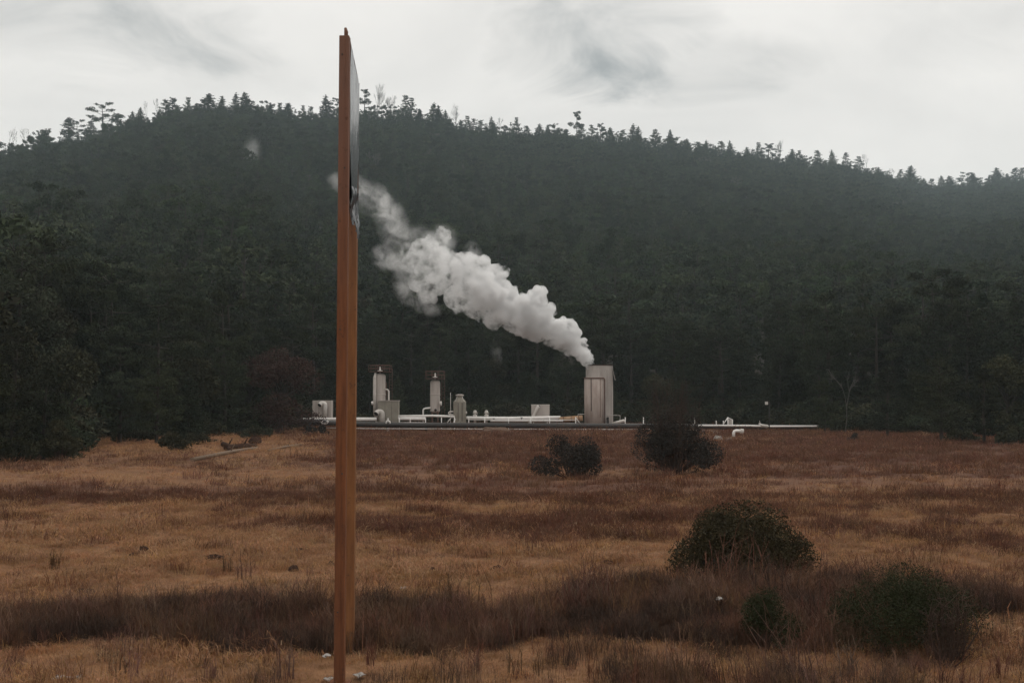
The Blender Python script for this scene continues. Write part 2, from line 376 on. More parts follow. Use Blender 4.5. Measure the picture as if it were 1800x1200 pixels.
# ------------------------------------------------------------------ foliage builders
def unit(n, rg):
    v = rg.normal(size=(n, 3)); return v / np.linalg.norm(v, axis=1, keepdims=True)
def leafquads(P, size, aspect, rg, droop=0.0, flat=0.0):
    n = len(P); a = unit(n, rg); a[:, 2] = a[:, 2] * (1 - flat) - droop; a /= np.linalg.norm(a, axis=1, keepdims=True)
    b = np.cross(a, unit(n, rg)); b /= np.linalg.norm(b, axis=1, keepdims=True) + 1e-9
    s = size * rg.uniform(.6, 1.4, (n, 1)); A = a * s * .5; B = b * s * .5 * aspect
    return np.stack([P - A - B * .6, P + A * .2 - B, P + A + B * .3, P - A * .2 + B], 1)
def blob_points(cents, rads, n, rg, shell=.55, squash=1.0):
    cents = np.asarray(cents, float); rads = np.asarray(rads, float)
    w = rads ** 2; w = w / w.sum(); k = rg.choice(len(cents), n, p=w)
    u = unit(n, rg); r = rads[k] * (shell + (1 - shell) * rg.uniform(0, 1, n) ** .6)
    u[:, 2] *= squash
    return cents[k] + u * r[:, None]
def branch_tube(mb, a, b, r0, r1, mi=0, seg=5, bend=None, rg=None):
    a = np.asarray(a, float); b = np.asarray(b, float); m = (a + b) / 2
    if bend is not None: m = m + bend
    mb.tube([a, m, b], [r0, (r0 + r1) / 2, r1], seg, mi, cap=False)

def pine(h, r, leaf, nleaf, seed, style='cone', seg=6, low=None):
    """returns trunk MB, crown MB; base at origin"""
    rg = np.random.default_rng(seed); T = MB(); K = MB()
    sway = rg.normal(0, .02 * h, 2)
    def axis(s): return np.array([sway[0] * s * s, sway[1] * s * s, h * s])
    T.tube([axis(0) - np.array([0, 0, .4]), axis(.3), axis(.65), axis(.97)], [.022 * h, .017 * h, .009 * h, .002 * h], seg, cap=False)
    s = .18 if style == 'cone' else (.30 if style == 'pine' else .42)
    if low is not None: s = low
    cents = []; rads = []
    while s < .97:
        if style == 'cone': L_ = r * (1 - s) ** .8 * 1.25
        elif style == 'pine': L_ = r * (1.05 - abs(s - .55) * 1.1) * (1.15 - .6 * s)
        else: L_ = r * (.45 + .75 * math.sin(math.pi * min(1, (s - .35) / .68)))
        nb = rg.integers(4, 7) if style != 'tuft' else rg.integers(2, 5)
        ph = rg.uniform(0, 6.28)
        for k in range(nb):
            if style != 'cone' and rg.uniform() < .22: continue
            th = ph + 6.283 * k / nb + rg.normal(0, .25); ll = max(L_, (.012 if style == 'cone' else .05) * h) * rg.uniform(.6, 1.2)
            a = axis(s); b = a + np.array([math.cos(th) * ll, math.sin(th) * ll, ll * (rg.uniform(-.12, .28) if style == 'cone' else rg.uniform(.05, .55))])
            branch_tube(T, a, b, .006 * h, .0015 * h, 0, 3, np.array([0, 0, -.04 * ll]))
            for q in ((.45, .32), (.75, .36), (1.0, .30)):
                if style == 'tuft' and q[0] < .6: continue
                cents.append(a + (b - a) * q[0] + rg.normal(0, .04 * ll, 3)); rads.append(max((.012 if style == 'cone' else .035) * h, q[1] * ll * (.75 if style == 'cone' else .95)))
        s += rg.uniform(.045, .075) if style == 'cone' else (rg.uniform(.055, .09) if style == 'pine' else rg.uniform(.07, .12))
    cents.append(axis(.975)); rads.append((.014 if style == 'cone' else .035) * h); cents.append(axis(.92)); rads.append((.022 if style == 'cone' else .05) * h)
    P = blob_points(cents, rads, nleaf if style != 'cone' else nleaf // 2, rg, .25, .6)
    if style == 'cone':      # fill the cone between the whorls, with a ragged rim
        m_ = nleaf - nleaf // 2; ss = (low if low is not None else .18) + (.98 - (low if low is not None else .18)) * (1 - np.sqrt(rg.uniform(0, 1, m_))); th = rg.uniform(0, 6.283, m_)
        rim = r * (1 - ss) ** 1.0 * (.62 + .55 * vnoise(th * 1.6, ss * 9, seed)) + .03 * h * (1 - ss); q_ = rim * rg.uniform(0, 1, m_) ** .45
        P = np.concatenate([P, np.stack([np.cos(th) * q_ + sway[0] * ss * ss, np.sin(th) * q_ + sway[1] * ss * ss, ss * h], -1)])
    K.quads(leafquads(P, leaf, .45, rg, -.15))
    return T, K
def broad(h, r, leaf, nleaf, seed, seg=6, low=False):
    rg = np.random.default_rng(seed); T = MB(); K = MB()
    T.tube([(0, 0, -.4), (0.02 * h, 0, .2 * h), (-.01 * h, .02 * h, .5 * h)], [.03 * h, .022 * h, .014 * h], seg, cap=False)
    cents = []; rads = []
    for k in range(16):
        u = unit(1, rg)[0]; u[2] = abs(u[2]) * 1.0 - .25
        c = np.array([0, 0, .58 * h]) + u * np.array([r * .75, r * .75, .36 * h]) * rg.uniform(.55, 1.0)
        cents.append(c); rads.append(r * rg.uniform(.26, .46))
        branch_tube(T, (0, 0, rg.uniform(.25, .5) * h), c, .011 * h, .003 * h, 0, 4, rg.normal(0, .03 * h, 3))
    if low:
        for k in range(9):
            th = rg.uniform(0, 6.283); q_ = rg.uniform(.2, .75) * r; cents.append(np.array([math.cos(th) * q_, math.sin(th) * q_, rg.uniform(.10, .34) * h])); rads.append(r * rg.uniform(.28, .42))
    P = blob_points(cents, rads, nleaf, rg, .5, .85); P = P[P[:, 2] > .05]
    K.quads(leafquads(P, leaf, .6, rg))
    return T, K
def bare(h, r, seed, umbrella=False, depth=5, thick=.02, minr=.012):
    rg = np.random.default_rng(seed); T = MB(); K = MB()
    def grow(p, d, ln, rad, lv):
        e = p + d * ln; mid = (p + e) / 2 + rg.normal(0, ln * .05, 3)
        (T if lv < 2 else K).tube([p, mid, e], [max(rad, minr), max(rad * .85, minr), max(rad * .7, minr)], 5 if lv < 2 else 3, cap=False)
        if lv >= depth: return
        for k in range(rg.integers(2, 4)):
            u = unit(1, rg)[0]; spread = .55 if umbrella else .75
            nd = d + u * spread + np.array([0, 0, .12 if not umbrella else .22]); nd /= np.linalg.norm(nd)
            grow(p + (e - p) * rg.uniform(.7, 1.0), nd, ln * rg.uniform(.6, .85), rad * .62, lv + 1)
    l0 = h * (.34 if not umbrella else .45)
    n0 = 2 if umbrella else 1
    for k in range(n0):
        d = np.array([rg.normal(0, .08), rg.normal(0, .08), 1.0]); d /= np.linalg.norm(d)
        grow(np.array([0, 0, -.3]), d, l0, thick * h, 0)
    return T, K

def tree_obj(name, T, K, mt, mk, loc, rz, sc, label, group=None, cat='tree', meshes=None, crown='crown'):
    root = thing(name, loc, label, cat, group); root.rotation_euler = (0, 0, rz); root.scale = sc if hasattr(sc, '__len__') else (sc, sc, sc)
    tm = meshes[0] if meshes else T.mesh('trunk', [mt]); km = meshes[1] if meshes else K.mesh(crown, [mk])
    a = bpy.data.objects.new('trunk', tm); link(a, root); b = bpy.data.objects.new(crown, km); link(b, root)
    return root

# scatter: one object whose points carry instances (for masses nobody could count)
def scatter(name, P, rot, scl, idx, protos, label, cat):
    col = bpy.data.collections.new(name + '_kinds')
    for o in protos: col.objects.link(o)
    me = bpy.data.meshes.new(name); me.from_pydata(np.asarray(P).tolist(), [], [])
    a = me.attributes.new('turn', 'FLOAT_VECTOR', 'POINT'); a.data.foreach_set('vector', np.asarray(rot, np.float32).ravel())
    a = me.attributes.new('size', 'FLOAT_VECTOR', 'POINT'); a.data.foreach_set('vector', np.asarray(scl, np.float32).ravel())
    a = me.attributes.new('pick', 'INT', 'POINT'); a.data.foreach_set('value', np.asarray(idx, np.int32))
    o = link(bpy.data.objects.new(name, me)); tag(o, label, cat, kind='stuff')
    g = bpy.data.node_groups.new(name, 'GeometryNodeTree')
    g.interface.new_socket('Geometry', in_out='INPUT', socket_type='NodeSocketGeometry'); g.interface.new_socket('Geometry', in_out='OUTPUT', socket_type='NodeSocketGeometry')
    gi = N(g, 'NodeGroupInput'); go = N(g, 'NodeGroupOutput')
    ci = N(g, 'GeometryNodeCollectionInfo', inp={'Collection': col, 'Separate Children': True, 'Reset Children': True})
    ip = N(g, 'GeometryNodeInstanceOnPoints', inp={'Pick Instance': True})
    def na(nm, ty):
        n = N(g, 'GeometryNodeInputNamedAttribute', data_type=ty); n.inputs['Name'].default_value = nm
        return n.outputs['Attribute']
    L(g, gi.outputs[0], ip.inputs['Points']); L(g, ci.outputs[0], ip.inputs['Instance'])
    L(g, na('pick', 'INT'), ip.inputs['Instance Index']); L(g, na('size', 'FLOAT_VECTOR'), ip.inputs['Scale'])
    e2r = N(g, 'FunctionNodeEulerToRotation'); L(g, na('turn', 'FLOAT_VECTOR'), e2r.inputs[0]); L(g, e2r.outputs[0], ip.inputs['Rotation'])
    L(g, ip.outputs[0], go.inputs[0])
    md = o.modifiers.new('scatter', 'NODES'); md.node_group = g
    return o
def proto(name, i, mb, mats):
    return bpy.data.objects.new('%s_kind_%02d' % (name, i), mb.mesh(name, mats))
def merge(T, K):
    m = MB(); m.v = T.v + K.v; m.n = T.n + K.n
    m.f = T.f + [tuple(i + T.n for i in q) for q in K.f]; m.m = [0] * len(T.f) + [1] * len(K.f); m.smooth = T.smooth + K.smooth
    return m

# ------------------------------------------------------------------ forest on the hill
far = []; NF = 9
kinds = [('cone', 12, 2.6), ('pine', 14, 3.4), ('pine', 13, 3.0), ('tuft', 15, 3.2), ('cone', 10, 2.6), ('broad', 10, 3.8), ('pine', 12, 3.6), ('broad', 9, 3.4), ('tuft', 13, 3.4)]
mid_meshes = []
for i, (st, h, r) in enumerate(kinds):
    T, K = (broad(h, r, .62, 1000, 100 + i) if st == 'broad' else pine(h, r, .62, 1050, 100 + i, st, 5))
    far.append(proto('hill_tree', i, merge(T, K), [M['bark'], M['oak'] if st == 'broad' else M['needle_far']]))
near_meshes = []
for i, (st, h, r) in enumerate(kinds):
    T, K = (broad(h, r, .27, 7500, 200 + i, 6, True) if st == 'broad' else pine(h, r, .27, 7500, 200 + i, st, 7, .05 if st == 'cone' else .12))
    near_meshes.append((T.mesh('trunk', [M['bark']]), K.mesh('crown', [M['oak'] if st == 'broad' else M['needle']]), h, st))
sky_meshes = []
for i, (st, h, r) in enumerate([('cone', 14, 2.7), ('cone', 13, 2.2), ('pine', 14, 2.9), ('pine', 15, 2.6), ('tuft', 15, 2.8), ('tuft', 14, 2.2)]):
    T, K = pine(h, r, .5, 2600 if st == 'cone' else 1700, 300 + i, st, 5, .1 if st == 'cone' else .25)
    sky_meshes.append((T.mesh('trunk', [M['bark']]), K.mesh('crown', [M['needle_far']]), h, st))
bare_meshes = []
for i in range(4):
    T, K = bare(12, 4, 330 + i, i % 2 == 1, 5, .016, .03)
    kv = np.concatenate(K.v); q_ = np.percentile(np.hypot(kv[:, 0], kv[:, 1]), 96)
    bare_meshes.append((T.mesh('trunk', [M['bark']]), K.mesh('branches', [M['bark']]), float(kv[:, 2].max()), float(q_)))

# jittered grid in world space over the slope
sp = 6.1
gx = np.arange(-950, 1150, sp); gy = np.arange(60, 1600, sp)
QX, QY = np.meshgrid(gx, gy); QX = QX.ravel() + rng.uniform(-.48, .48, QX.size) * sp; QY = QY.ravel() + rng.uniform(-.48, .48, QY.size) * sp
QP = CX + F * QX / QY
ok = (QP > -420) & (QP < 2220); QX, QY, QP = QX[ok], QY[ok], QP[ok]
d0, D, H = hill_par(QP); ok = (QY > d0) & (QY < D + 45) & (rng.uniform(0, 1, len(QX)) < .93)
QX, QY, QP, d0 = QX[ok], QY[ok], QP[ok], d0[ok]
QZ = hz(QP, QY)
edge = (QY - d0)
inframe = (QP > -60) & (QP < 1860)
order = np.argsort(np.where(inframe, edge + QY * .15, 1e9))
near_id = order[:190]; rest = np.setdiff1d(np.arange(len(QX)), near_id)
crest = np.abs(QY - np.interp(QP, *DR)) < 45
sc_all = rng.uniform(.72, 1.22, len(QX)) * (.85 + .3 * vnoise(QX * .02, QY * .02, 77)) * np.where(crest, rng.uniform(.75, 1.3, len(QX)), 1.0)
def pick_kind(x, y, n):
    broadness = vnoise(x * .012, y * .012, 91)
    k = rng.integers(0, 5, n); kb = rng.choice([5, 7, 6, 2, 8], n)
    return np.where(rng.uniform(0, 1, n) < np.clip((broadness - .35) * 1.6, .1, .75), kb, k)
kind_all = pick_kind(QX, QY, len(QX))
rot = np.zeros((len(rest), 3)); rot[:, 2] = rng.uniform(0, 6.28, len(rest)); rot[:, :2] = rng.normal(0, .04, (len(rest), 2))
s3 = np.stack([sc_all[rest] * rng.uniform(.9, 1.2, len(rest))] * 2 + [sc_all[rest]], -1)
scatter('hillside_forest', np.stack([QX, QY, QZ], -1)[rest], rot, s3, kind_all[rest], far, 'dark pine and oak forest covering the hillside', 'forest')

for i in near_id:
    k = int(kind_all[i]); tm, km, h, st = near_meshes[k]
    px = QP[i]
    zone = ('standing on the left of the meadow beyond the fallen logs' if px < 560 else 'standing close behind the white steam plant' if px < 1180 else 'standing at the meadow edge right of the steam plant')
    word = 'broad dark oak' if st == 'broad' else ('conical dark pine' if st == 'cone' else 'tall dark pine')
    tree_obj('oak_tree' if st == 'broad' else 'pine_tree', None, None, None, None, (QX[i], QY[i], QZ[i] - .1), rng.uniform(0, 6.28), float(sc_all[i]) * (.72 + .03 * min(edge[i], 10)),
             '%s %s' % (word, zone), 'trees along the foot of the hill', meshes=(tm, km))

# undergrowth filling the foot of the wood
ug = []
for i in range(4):
    K = MB(); rg = np.random.default_rng(700 + i); cs = [(rg.normal(0, .8), rg.normal(0, .8), rg.uniform(.3, 1.9)) for _ in range(10)]; rs = [rg.uniform(.5, .95) for _ in range(10)]
    P = blob_points(cs, rs, 1300, rg, .4, .9); P = P[P[:, 2] > 0]; K.quads(leafquads(P, .24, .55, rg)); ug.append(proto('undergrowth', i, K, [M['oak'] if i % 2 else M['needle']]))
nu_ = 5200; upx = rng.uniform(-300, 2100, nu_); ud = np.interp(upx, *D0) + rng.uniform(0, 1, nu_) ** 1.6 * 46 + .5; ux_ = (upx - CX) / F * ud
us = rng.uniform(.5, 1.25, nu_) * np.where(ud - np.interp(upx, *D0) < 3, .7, 1.0); urot = np.zeros((nu_, 3)); urot[:, 2] = rng.uniform(0, 6.28, nu_)
scatter('undergrowth', np.stack([ux_, ud, np.maximum(hz(upx, ud), 0) - .15], -1), urot, np.stack([us * 1.3, us * 1.3, us], -1), rng.integers(0, 4, nu_), ug, 'dark undergrowth along the foot of the wood', 'undergrowth')

# skyline trees (photo x, tree-top y, width in photo pixels, kind)
SKY = [(15, 222, 25, 'b'), (45, 225, 18, 'b'), (78, 225, 16, 'c'), (122, 207, 24, 'p'), (137, 213, 18, 't'), (160, 212, 15, 'p'), (182, 184, 27, 't'), (208, 199, 18, 'p'), (232, 194, 14, 'c'), (246, 189, 14, 'c'), (260, 175, 10, 'b'), (277, 172, 12, 'b'),
       (292, 176, 20, 'p'), (305, 172, 18, 'p'), (331, 172, 16, 'p'), (345, 182, 14, 'c'), (365, 162, 28, 'c'), (388, 167, 15, 'c'), (413, 161, 17, 'c'), (434, 161, 20, 'c'), (455, 183, 14, 'c'), (473, 179, 10, 'c'), (492, 181, 15, 'p'), (503, 180, 20, 'c'), (533, 186, 11, 'p'), (547, 187, 12, 'p'), (574, 166, 18, 'c'), (592, 174, 14, 't'),
       (641, 158, 15, 't'), (662, 144, 30, 'u'), (691, 165, 22, 'u'), (713, 167, 14, 'p'), (724, 172, 13, 'p'), (736, 190, 10, 'c'), (761, 179, 20, 'c'), (773, 185, 14, 'c'), (784, 192, 10, 'c'), (801, 180, 19, 'u'), (822, 204, 12, 'p'), (845, 211, 12, 'p'), (865, 204, 10, 'c'), (877, 206, 12, 'b'), (908, 207, 12, 'p'), (925, 221, 14, 'p'), (947, 216, 16, 'c'), (963, 220, 10, 'c'), (981, 225, 12, 'p'), (991, 226, 16, 'c'),
       (1014, 197, 15, 't'), (1023, 222, 14, 'p'), (1040, 220, 14, 'p'), (1056, 218, 12, 't'), (1072, 222, 16, 'c'), (1095, 228, 12, 'p'), (1111, 216, 18, 'c'), (1120, 222, 12, 'c'), (1151, 228, 14, 'p'), (1178, 228, 12, 'c'),
       (1207, 242, 14, 'c'), (1226, 249, 12, 'p'), (1240, 245, 10, 'c'), (1267, 248, 16, 'p'), (1284, 246, 13, 'c'), (1315, 258, 12, 'c'), (1333, 251, 10, 'p'), (1350, 254, 16, 't'), (1370, 245, 18, 'u'), (1390, 261, 12, 'c'), (1405, 265, 12, 'p'), (1436, 264, 14, 'p'), (1463, 262, 10, 'c'), (1487, 268, 10, 'p'), (1510, 275, 14, 'p'), (1520, 270, 14, 'b'),
       (1545, 293, 12, 'c'), (1567, 295, 10, 'b'), (1583, 298, 12, 'p'), (1598, 291, 17, 'c'), (1624, 312, 12, 'c'), (1638, 314, 12, 'p'), (1655, 307, 14, 'c'), (1672, 308, 17, 'c'), (1700, 304, 18, 't'), (1711, 302, 16, 'c'), (1740, 308, 14, 'p'), (1755, 294, 17, 'c'), (1770, 304, 13, 'c'), (1785, 295, 17, 'p'), (1797, 295, 16, 'p')]
SPECIAL = {15: 'bare round-headed tree at the left end of the ridge', 45: 'smaller bare tree, second from the left end of the ridge', 182: 'tall ragged pine standing above the left shoulder of the ridge', 260: 'thin dead forked snag on the left ridge', 277: 'pale bare treetop beside the thin dead snag', 365: 'broad pointed pine, leftmost peak of the ridge crest',
           413: 'pointed pine, left one of the twin peaks on the crest', 434: 'pointed pine, right one of the twin peaks on the crest', 574: 'pointed pine on the ridge just left of the rusty post', 662: 'tall bare umbrella-shaped tree on the ridge beside the rusty post', 691: 'half bare rounded tree right of the umbrella-shaped tree', 801: 'bare rounded tree on the descending ridge right of the post', 1014: 'lone tall sparse pine above the middle of the ridge', 1370: 'bare flat-topped tree on the right-hand ridge', 1520: 'bare forked treetop on the far right slope', 1755: 'pointed pine, tallest on the right end of the ridge'}
SHORT = {15: 'bare round-headed tree', 182: 'tall ragged left pine', 365: 'broad pointed crest pine', 434: 'twin-peak pines', 574: 'pine beside the post', 662: 'bare umbrella-shaped tree', 801: 'bare rounded tree', 1014: 'lone tall sparse pine', 1370: 'bare flat-topped tree', 1520: 'bare forked treetop', 1755: 'tallest right-end pine'}
ORD = 'first second third fourth fifth sixth seventh eighth ninth tenth eleventh twelfth thirteenth fourteenth fifteenth'.split()
jit = np.random.default_rng(5)
for n, (px, py, w, kd) in enumerate(SKY):
    Dd = float(np.interp(px, *DR)) * 1.0 + jit.uniform(-12, 10)
    if kd in 'bu': tm, km, h, st = bare_meshes[(0 if kd == 'b' else 1) + 2 * (n % 2)]; hw = st * 1.1
    else:
        c = {'c': (0, 1), 'p': (2, 3), 't': (4, 5)}[kd][n % 2]; tm, km, h, st = sky_meshes[c]; hw = (2.7, 2.2, 2.9, 2.6, 2.8, 2.2)[c]
    zg = float(hz(np.array([float(px)]), np.array([Dd]))[0]) - .3
    top = at(px, py, Dd)
    hh = max(top.z - zg, 5.0)
    ww = max(w * 1.2, 15) * Dd / F / 2 * (1.75 if kd == 'c' else 1.12 if kd in 'pt' else .9)
    label = SPECIAL.get(px)
    if not label:
        xs_ = [q[0] for q in SKY]; lm = min(SHORT, key=lambda q: abs(xs_.index(q) - n)); k_ = n - xs_.index(lm)
        side = 'ridge, %s tree %s of the %s' % (ORD[abs(k_) - 1], 'right' if k_ > 0 else 'left', SHORT[lm])
        label = ('bare tree' if kd in 'bu' else {'c': 'pointed dark pine', 'p': 'ragged dark pine', 't': 'thin sparse pine'}[kd]) + ' on the ' + side
    tree_obj('bare_tree' if kd in 'bu' else 'pine_tree', None, None, None, None, (top.x, Dd, zg), jit.uniform(0, 6.28), (ww / hw * 1.15, ww / hw * 1.15, hh / h), label, 'trees along the ridge skyline', meshes=(tm, km), crown='branches' if kd in 'bu' else 'crown')

# ------------------------------------------------------------------ single trees left and right of the meadow
def spot(px, py): 
    Y = gdist(py); return Vector((at(px, py, Y).x, Y, float(gz(at(px, py, Y).x, Y))))
LONE = [  # base pixel, tree-top y, kind, label
    (20, 812, 575, 1, 'large dark pine at the left edge of the picture, foremost of the wood'),
    (75, 806, 640, 2, 'dark bushy pine, foremost at the left corner of the meadow'),
    (112, 806, 690, 4, 'dense low dark pine bordering the meadow, front of the left wood'),
    (-40, 815, 600, 6, 'dark pine cut by the left edge of the picture'),
    (210, 778, 600, 2, 'tall dark pine behind the small bushes on the left meadow'),
    (275, 780, 622, 6, 'ragged dark pine above the small bush on the left meadow'),
    (330, 778, 640, 4, 'low conical pine left of the fallen log'),
    (395, 766, 595, 1, 'tall dark pine behind the fallen log'),
    (1655, 777, 620, 6, 'tall dark pine on the right meadow edge'),
    (1730, 780, 640, 2, 'dark pine beside the low bush at the right edge'),
    (1560, 768, 640, 1, 'tall dark pine where the long pipe ends'),
    (1450, 764, 665, 2, 'dark pine standing over the right end of the long pipe')]
for i, (px, py, ty, k, lab) in enumerate(LONE):
    b = spot(px, py); tm, km, h, st = near_meshes[k]; s = (at(px, ty, b.y).z) / h
    tree_obj('oak_tree' if st == 'broad' else 'pine_tree', None, None, None, None, b, i * 1.3, (s * 1.05, s * 1.05, s), lab, meshes=(tm, km))
b = spot(490, 762); T, K = broad(9, 4.0, .17, 12000, 444, 6, True)
s = at(490, 598, b.y).z / 9
tree_obj('russet_tree', T, K, M['bark'], M['red_leaf'], b, 0, (s * 1.15, s * 1.15, s), 'reddish brown leafless-looking tree left of the steam plant')
b = spot(1500, 764); T, K = bare(9, 3, 446, False, 3, .011, .03)
b.y += 3; s = at(1500, 648, b.y).z / float(np.concatenate(K.v)[:, 2].max())
tree_obj('dead_tree', T, K, M['bark_pale'], M['bark_pale'], b, .7, (s * .5, s * .5, s), 'thin pale dead trunk with a bent branch right of the plant', crown='branches')

pT, pK = bare(10, 4, 901, True, 5, .014, .06); pv = np.concatenate(pK.v); ph_ = float(pv[:, 2].max()); pw_ = float(np.percentile(np.hypot(pv[:, 0], pv[:, 1]), 96))
pmesh = (pT.mesh('trunk', [M['bark_pale']]), pK.mesh('branches', [M['bark_pale']]))
for i, (px, ty, w, lab) in enumerate([(655, 266, 34, 'pale bare tree on the upper slope just right of the post'), (738, 262, 34, 'pale bare tree high on the slope below the bare rounded tree'), (764, 229, 26, 'small pale bare tree just under the crest right of the post'), (1245, 276, 42, 'wide pale bare tree high on the right slope'), (1292, 312, 32, 'pale bare tree below the wide one on the right slope'), (1582, 350, 28, 'pale bare tree on the far right slope'), (1010, 285, 26, 'small pale bare tree on the middle upper slope')]):
    dd = np.arange(200., 1500., 4.); d0_, D_, _ = hill_par(float(px)); dd = dd[dd < D_ - 5]; zz_ = hz(np.full(len(dd), float(px)), dd) + 15.0
    _, pys = project(0.0, dd, zz_); j = int(np.argmin(np.abs(pys - ty))); d_ = float(dd[j]); zg = float(zz_[j]) - 15.0
    tree_obj('bare_tree', None, None, None, None, ((px - CX) / F * d_, d_, zg), i * 1.7, (w * d_ / F / 2 / pw_, w * d_ / F / 2 / pw_, 15.0 / ph_), lab, 'pale bare trees on the slope', meshes=pmesh, crown='branches')
def shrub(px, py, wpx, hpx, mk, leaf, n, label, seed, name='shrub', twigs=0, blobs=26, depth=.9, group=None, asp=.6, topfuzz=0.0, stem_mat=None):
    rg = np.random.default_rng(seed); b = spot(px, py); k = b.y / F
    rx, h = wpx * k / 2, hpx * k; cents = []; rads = []; T = MB(); K = MB()
    for i in range(blobs):
        th = rg.uniform(0, 6.283); e = rg.uniform(0, 1) ** .7; rr = math.sqrt(rg.uniform(0, 1))
        x = math.cos(th) * rr * rx * .80; y = math.sin(th) * rr * rx * .80 * depth
        zt = h * .80 * math.sqrt(max(0.05, 1 - .9 * rr * rr)); z = zt * (.25 + .75 * e)
        r = min(rx, h) * rg.uniform(.20, .36); cents.append((x, y, max(z, r * .7))); rads.append(r)
        branch_tube(T, (x * .15, y * .15, -.05), (x, y, z), .012 * h + .006, .004, 0, 4, rg.normal(0, .04 * h, 3))
    P = blob_points(cents, rads, n, rg, .55, .9); P = P[P[:, 2] > .02]
    if topfuzz: P = P + rg.normal(0, topfuzz, P.shape); P[:, 2] = np.abs(P[:, 2])
    K.quads(leafquads(P, leaf, asp, rg))
    for i in range(twigs):
        th = rg.uniform(0, 6.283); rr = rg.uniform(.1, .8) * rx
        a = np.array([math.cos(th) * rr * .5, math.sin(th) * rr * .5, .1]); e = np.array([math.cos(th) * rr, math.sin(th) * rr, h * rg.uniform(.85, 1.3)])
        mid = (a + e) / 2 + rg.normal(0, .08 * h, 3)
        T.tube([a, mid, e], [.018, .012, .005], 3, cap=False)
        for q in range(5):
            s0 = mid + (e - mid) * rg.uniform(0, .9); T.tube([s0, s0 + rg.normal(0, .16 * h, 3) * np.array([1, 1, .5]) + np.array([0, 0, .12 * h])], [.007, .004], 3, cap=False)
    root = thing(name, b, label, 'shrub', group)
    a = bpy.data.objects.new('stems', T.mesh('stems', [stem_mat or M['twig']])); link(a, root)
    c = bpy.data.objects.new('foliage', K.mesh('foliage', [mk])); link(c, root)
    return root
shrub(1308, 1012, 246, 150, M['shrub'], .046, 42000, 'large dense rounded olive green shrub in the right meadow', 21, blobs=90)
shrub(1585, 1134, 285, 142, M['shrub_green'], .036, 34000, 'wide fuzzy green bush behind the tan foreground grass at right', 22, blobs=60, topfuzz=.03, asp=.3)
shrub(1345, 1148, 130, 122, M['shrub_green'], .033, 11000, 'small fuzzy green bush left of the wide green one', 23, blobs=18, topfuzz=.03, asp=.3)
shrub(1665, 1170, 120, 96, M['twig'], .022, 5000, 'dark twiggy bush in front of the wide green one', 24, blobs=16, twigs=26, topfuzz=.02, asp=.25)
shrub(1002, 838, 148, 80, M['shrub_grey'], .085, 9500, 'dark grey two-humped bush in front of the tall tank', 25, twigs=14, blobs=22)
shrub(1185, 832, 164, 134, M['shrub_grey'], .085, 17000, 'big dark bush with bare twigs on top, right of the tall tank', 26, twigs=46, blobs=34)
shrub(30, 812, 90, 70, M['oak'], .14, 5200, 'dark leafy thicket in the left corner of the meadow', 35)
shrub(105, 808, 80, 90, M['oak'], .14, 6200, 'dense dark bush, right end of the left corner thicket', 36)
shrub(60, 806, 70, 56, M['needle'], .14, 4000, 'dark bush in the middle of the left corner thicket', 37)
shrub(305, 792, 62, 34, M['oak'], .16, 2200, 'low dark bush on the left meadow before the trees', 27)
shrub(345, 782, 46, 24, M['oak'], .16, 1400, 'small dark bush between the left wood and the log', 28)
shrub(232, 776, 90, 26, M['oak'], .2, 2200, 'low wide thicket along the left wood', 29)
shrub(455, 770, 70, 22, M['oak'], .2, 1600, 'low bush at the foot of the reddish tree', 30)
shrub(1780, 782, 60, 44, M['oak'], .18, 2400, 'dark rounded bush at the right edge of the meadow', 31)
shrub(1690, 776, 70, 24, M['oak'], .2, 1600, 'low dark thicket along the right meadow edge', 32)
shrub(1500, 776, 22, 20, M['shrub_grey'], .12, 500, 'tiny dark bush below the right end of the pipe', 33, blobs=8)
shrub(556, 766, 58, 20, M['shrub_grey'], .15, 1500, 'low dark bush under the left end of the pipe', 34, blobs=12)

# ------------------------------------------------------------------ billboard seen edge-on
PY = 13.8; FY = 15.6
nxp = at(601, 705, PY).x; fxp = at(617.6, 705, FY).x; hw = .064; fw = .066
ztop = zat(65, PY); zb = zat(352, PY); ztf = ztop - .06
bb = thing('billboard', (nxp, PY, 0), 'tall rusty roadside billboard on two steel posts, seen edge-on', 'billboard')
mb = MB().box(nxp - hw, nxp + hw, PY - hw, PY + hw, -.3, ztop)
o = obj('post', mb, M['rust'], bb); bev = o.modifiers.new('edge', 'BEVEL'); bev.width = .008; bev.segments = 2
mb = MB().box(fxp - fw, fxp + fw, FY - fw, FY + fw, -.3, ztf)
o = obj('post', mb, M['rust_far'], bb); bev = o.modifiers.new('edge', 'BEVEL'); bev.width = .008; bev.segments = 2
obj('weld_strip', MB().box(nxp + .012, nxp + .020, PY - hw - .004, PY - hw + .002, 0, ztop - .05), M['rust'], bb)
dirv = (Vector((fxp, FY, 0)) - Vector((nxp, PY, 0))).normalized(); nrm = Vector((dirv.y, -dirv.x, 0))
def slab(u0, u1, z0, z1, off0, off1, n=1):
    m = MB(); o0 = Vector((nxp, PY, 0)); v = []
    for z in (z0, z1):
        for (u, of) in ((u0, off0), (u1, off0), (u1, off1), (u0, off1)):
            q = o0 + dirv * u + nrm * of; v.append((q.x, q.y, z))
    return m.add(v, [(3, 2, 1, 0), (4, 5, 6, 7), (0, 1, 5, 4), (1, 2, 6, 5), (2, 3, 7, 6), (3, 0, 4, 7)])
span = (Vector((fxp, FY, 0)) - Vector((nxp, PY, 0))).length
obj('backing_sheet', slab(.07, span - .07, zb + .05, ztop - .03, -.01, .02), M['sign_frame'], bb)
obj('frame_rail', slab(.066, span + .05, ztop - .05, ztop - .005, .021, .062), M['sign_frame'], bb)
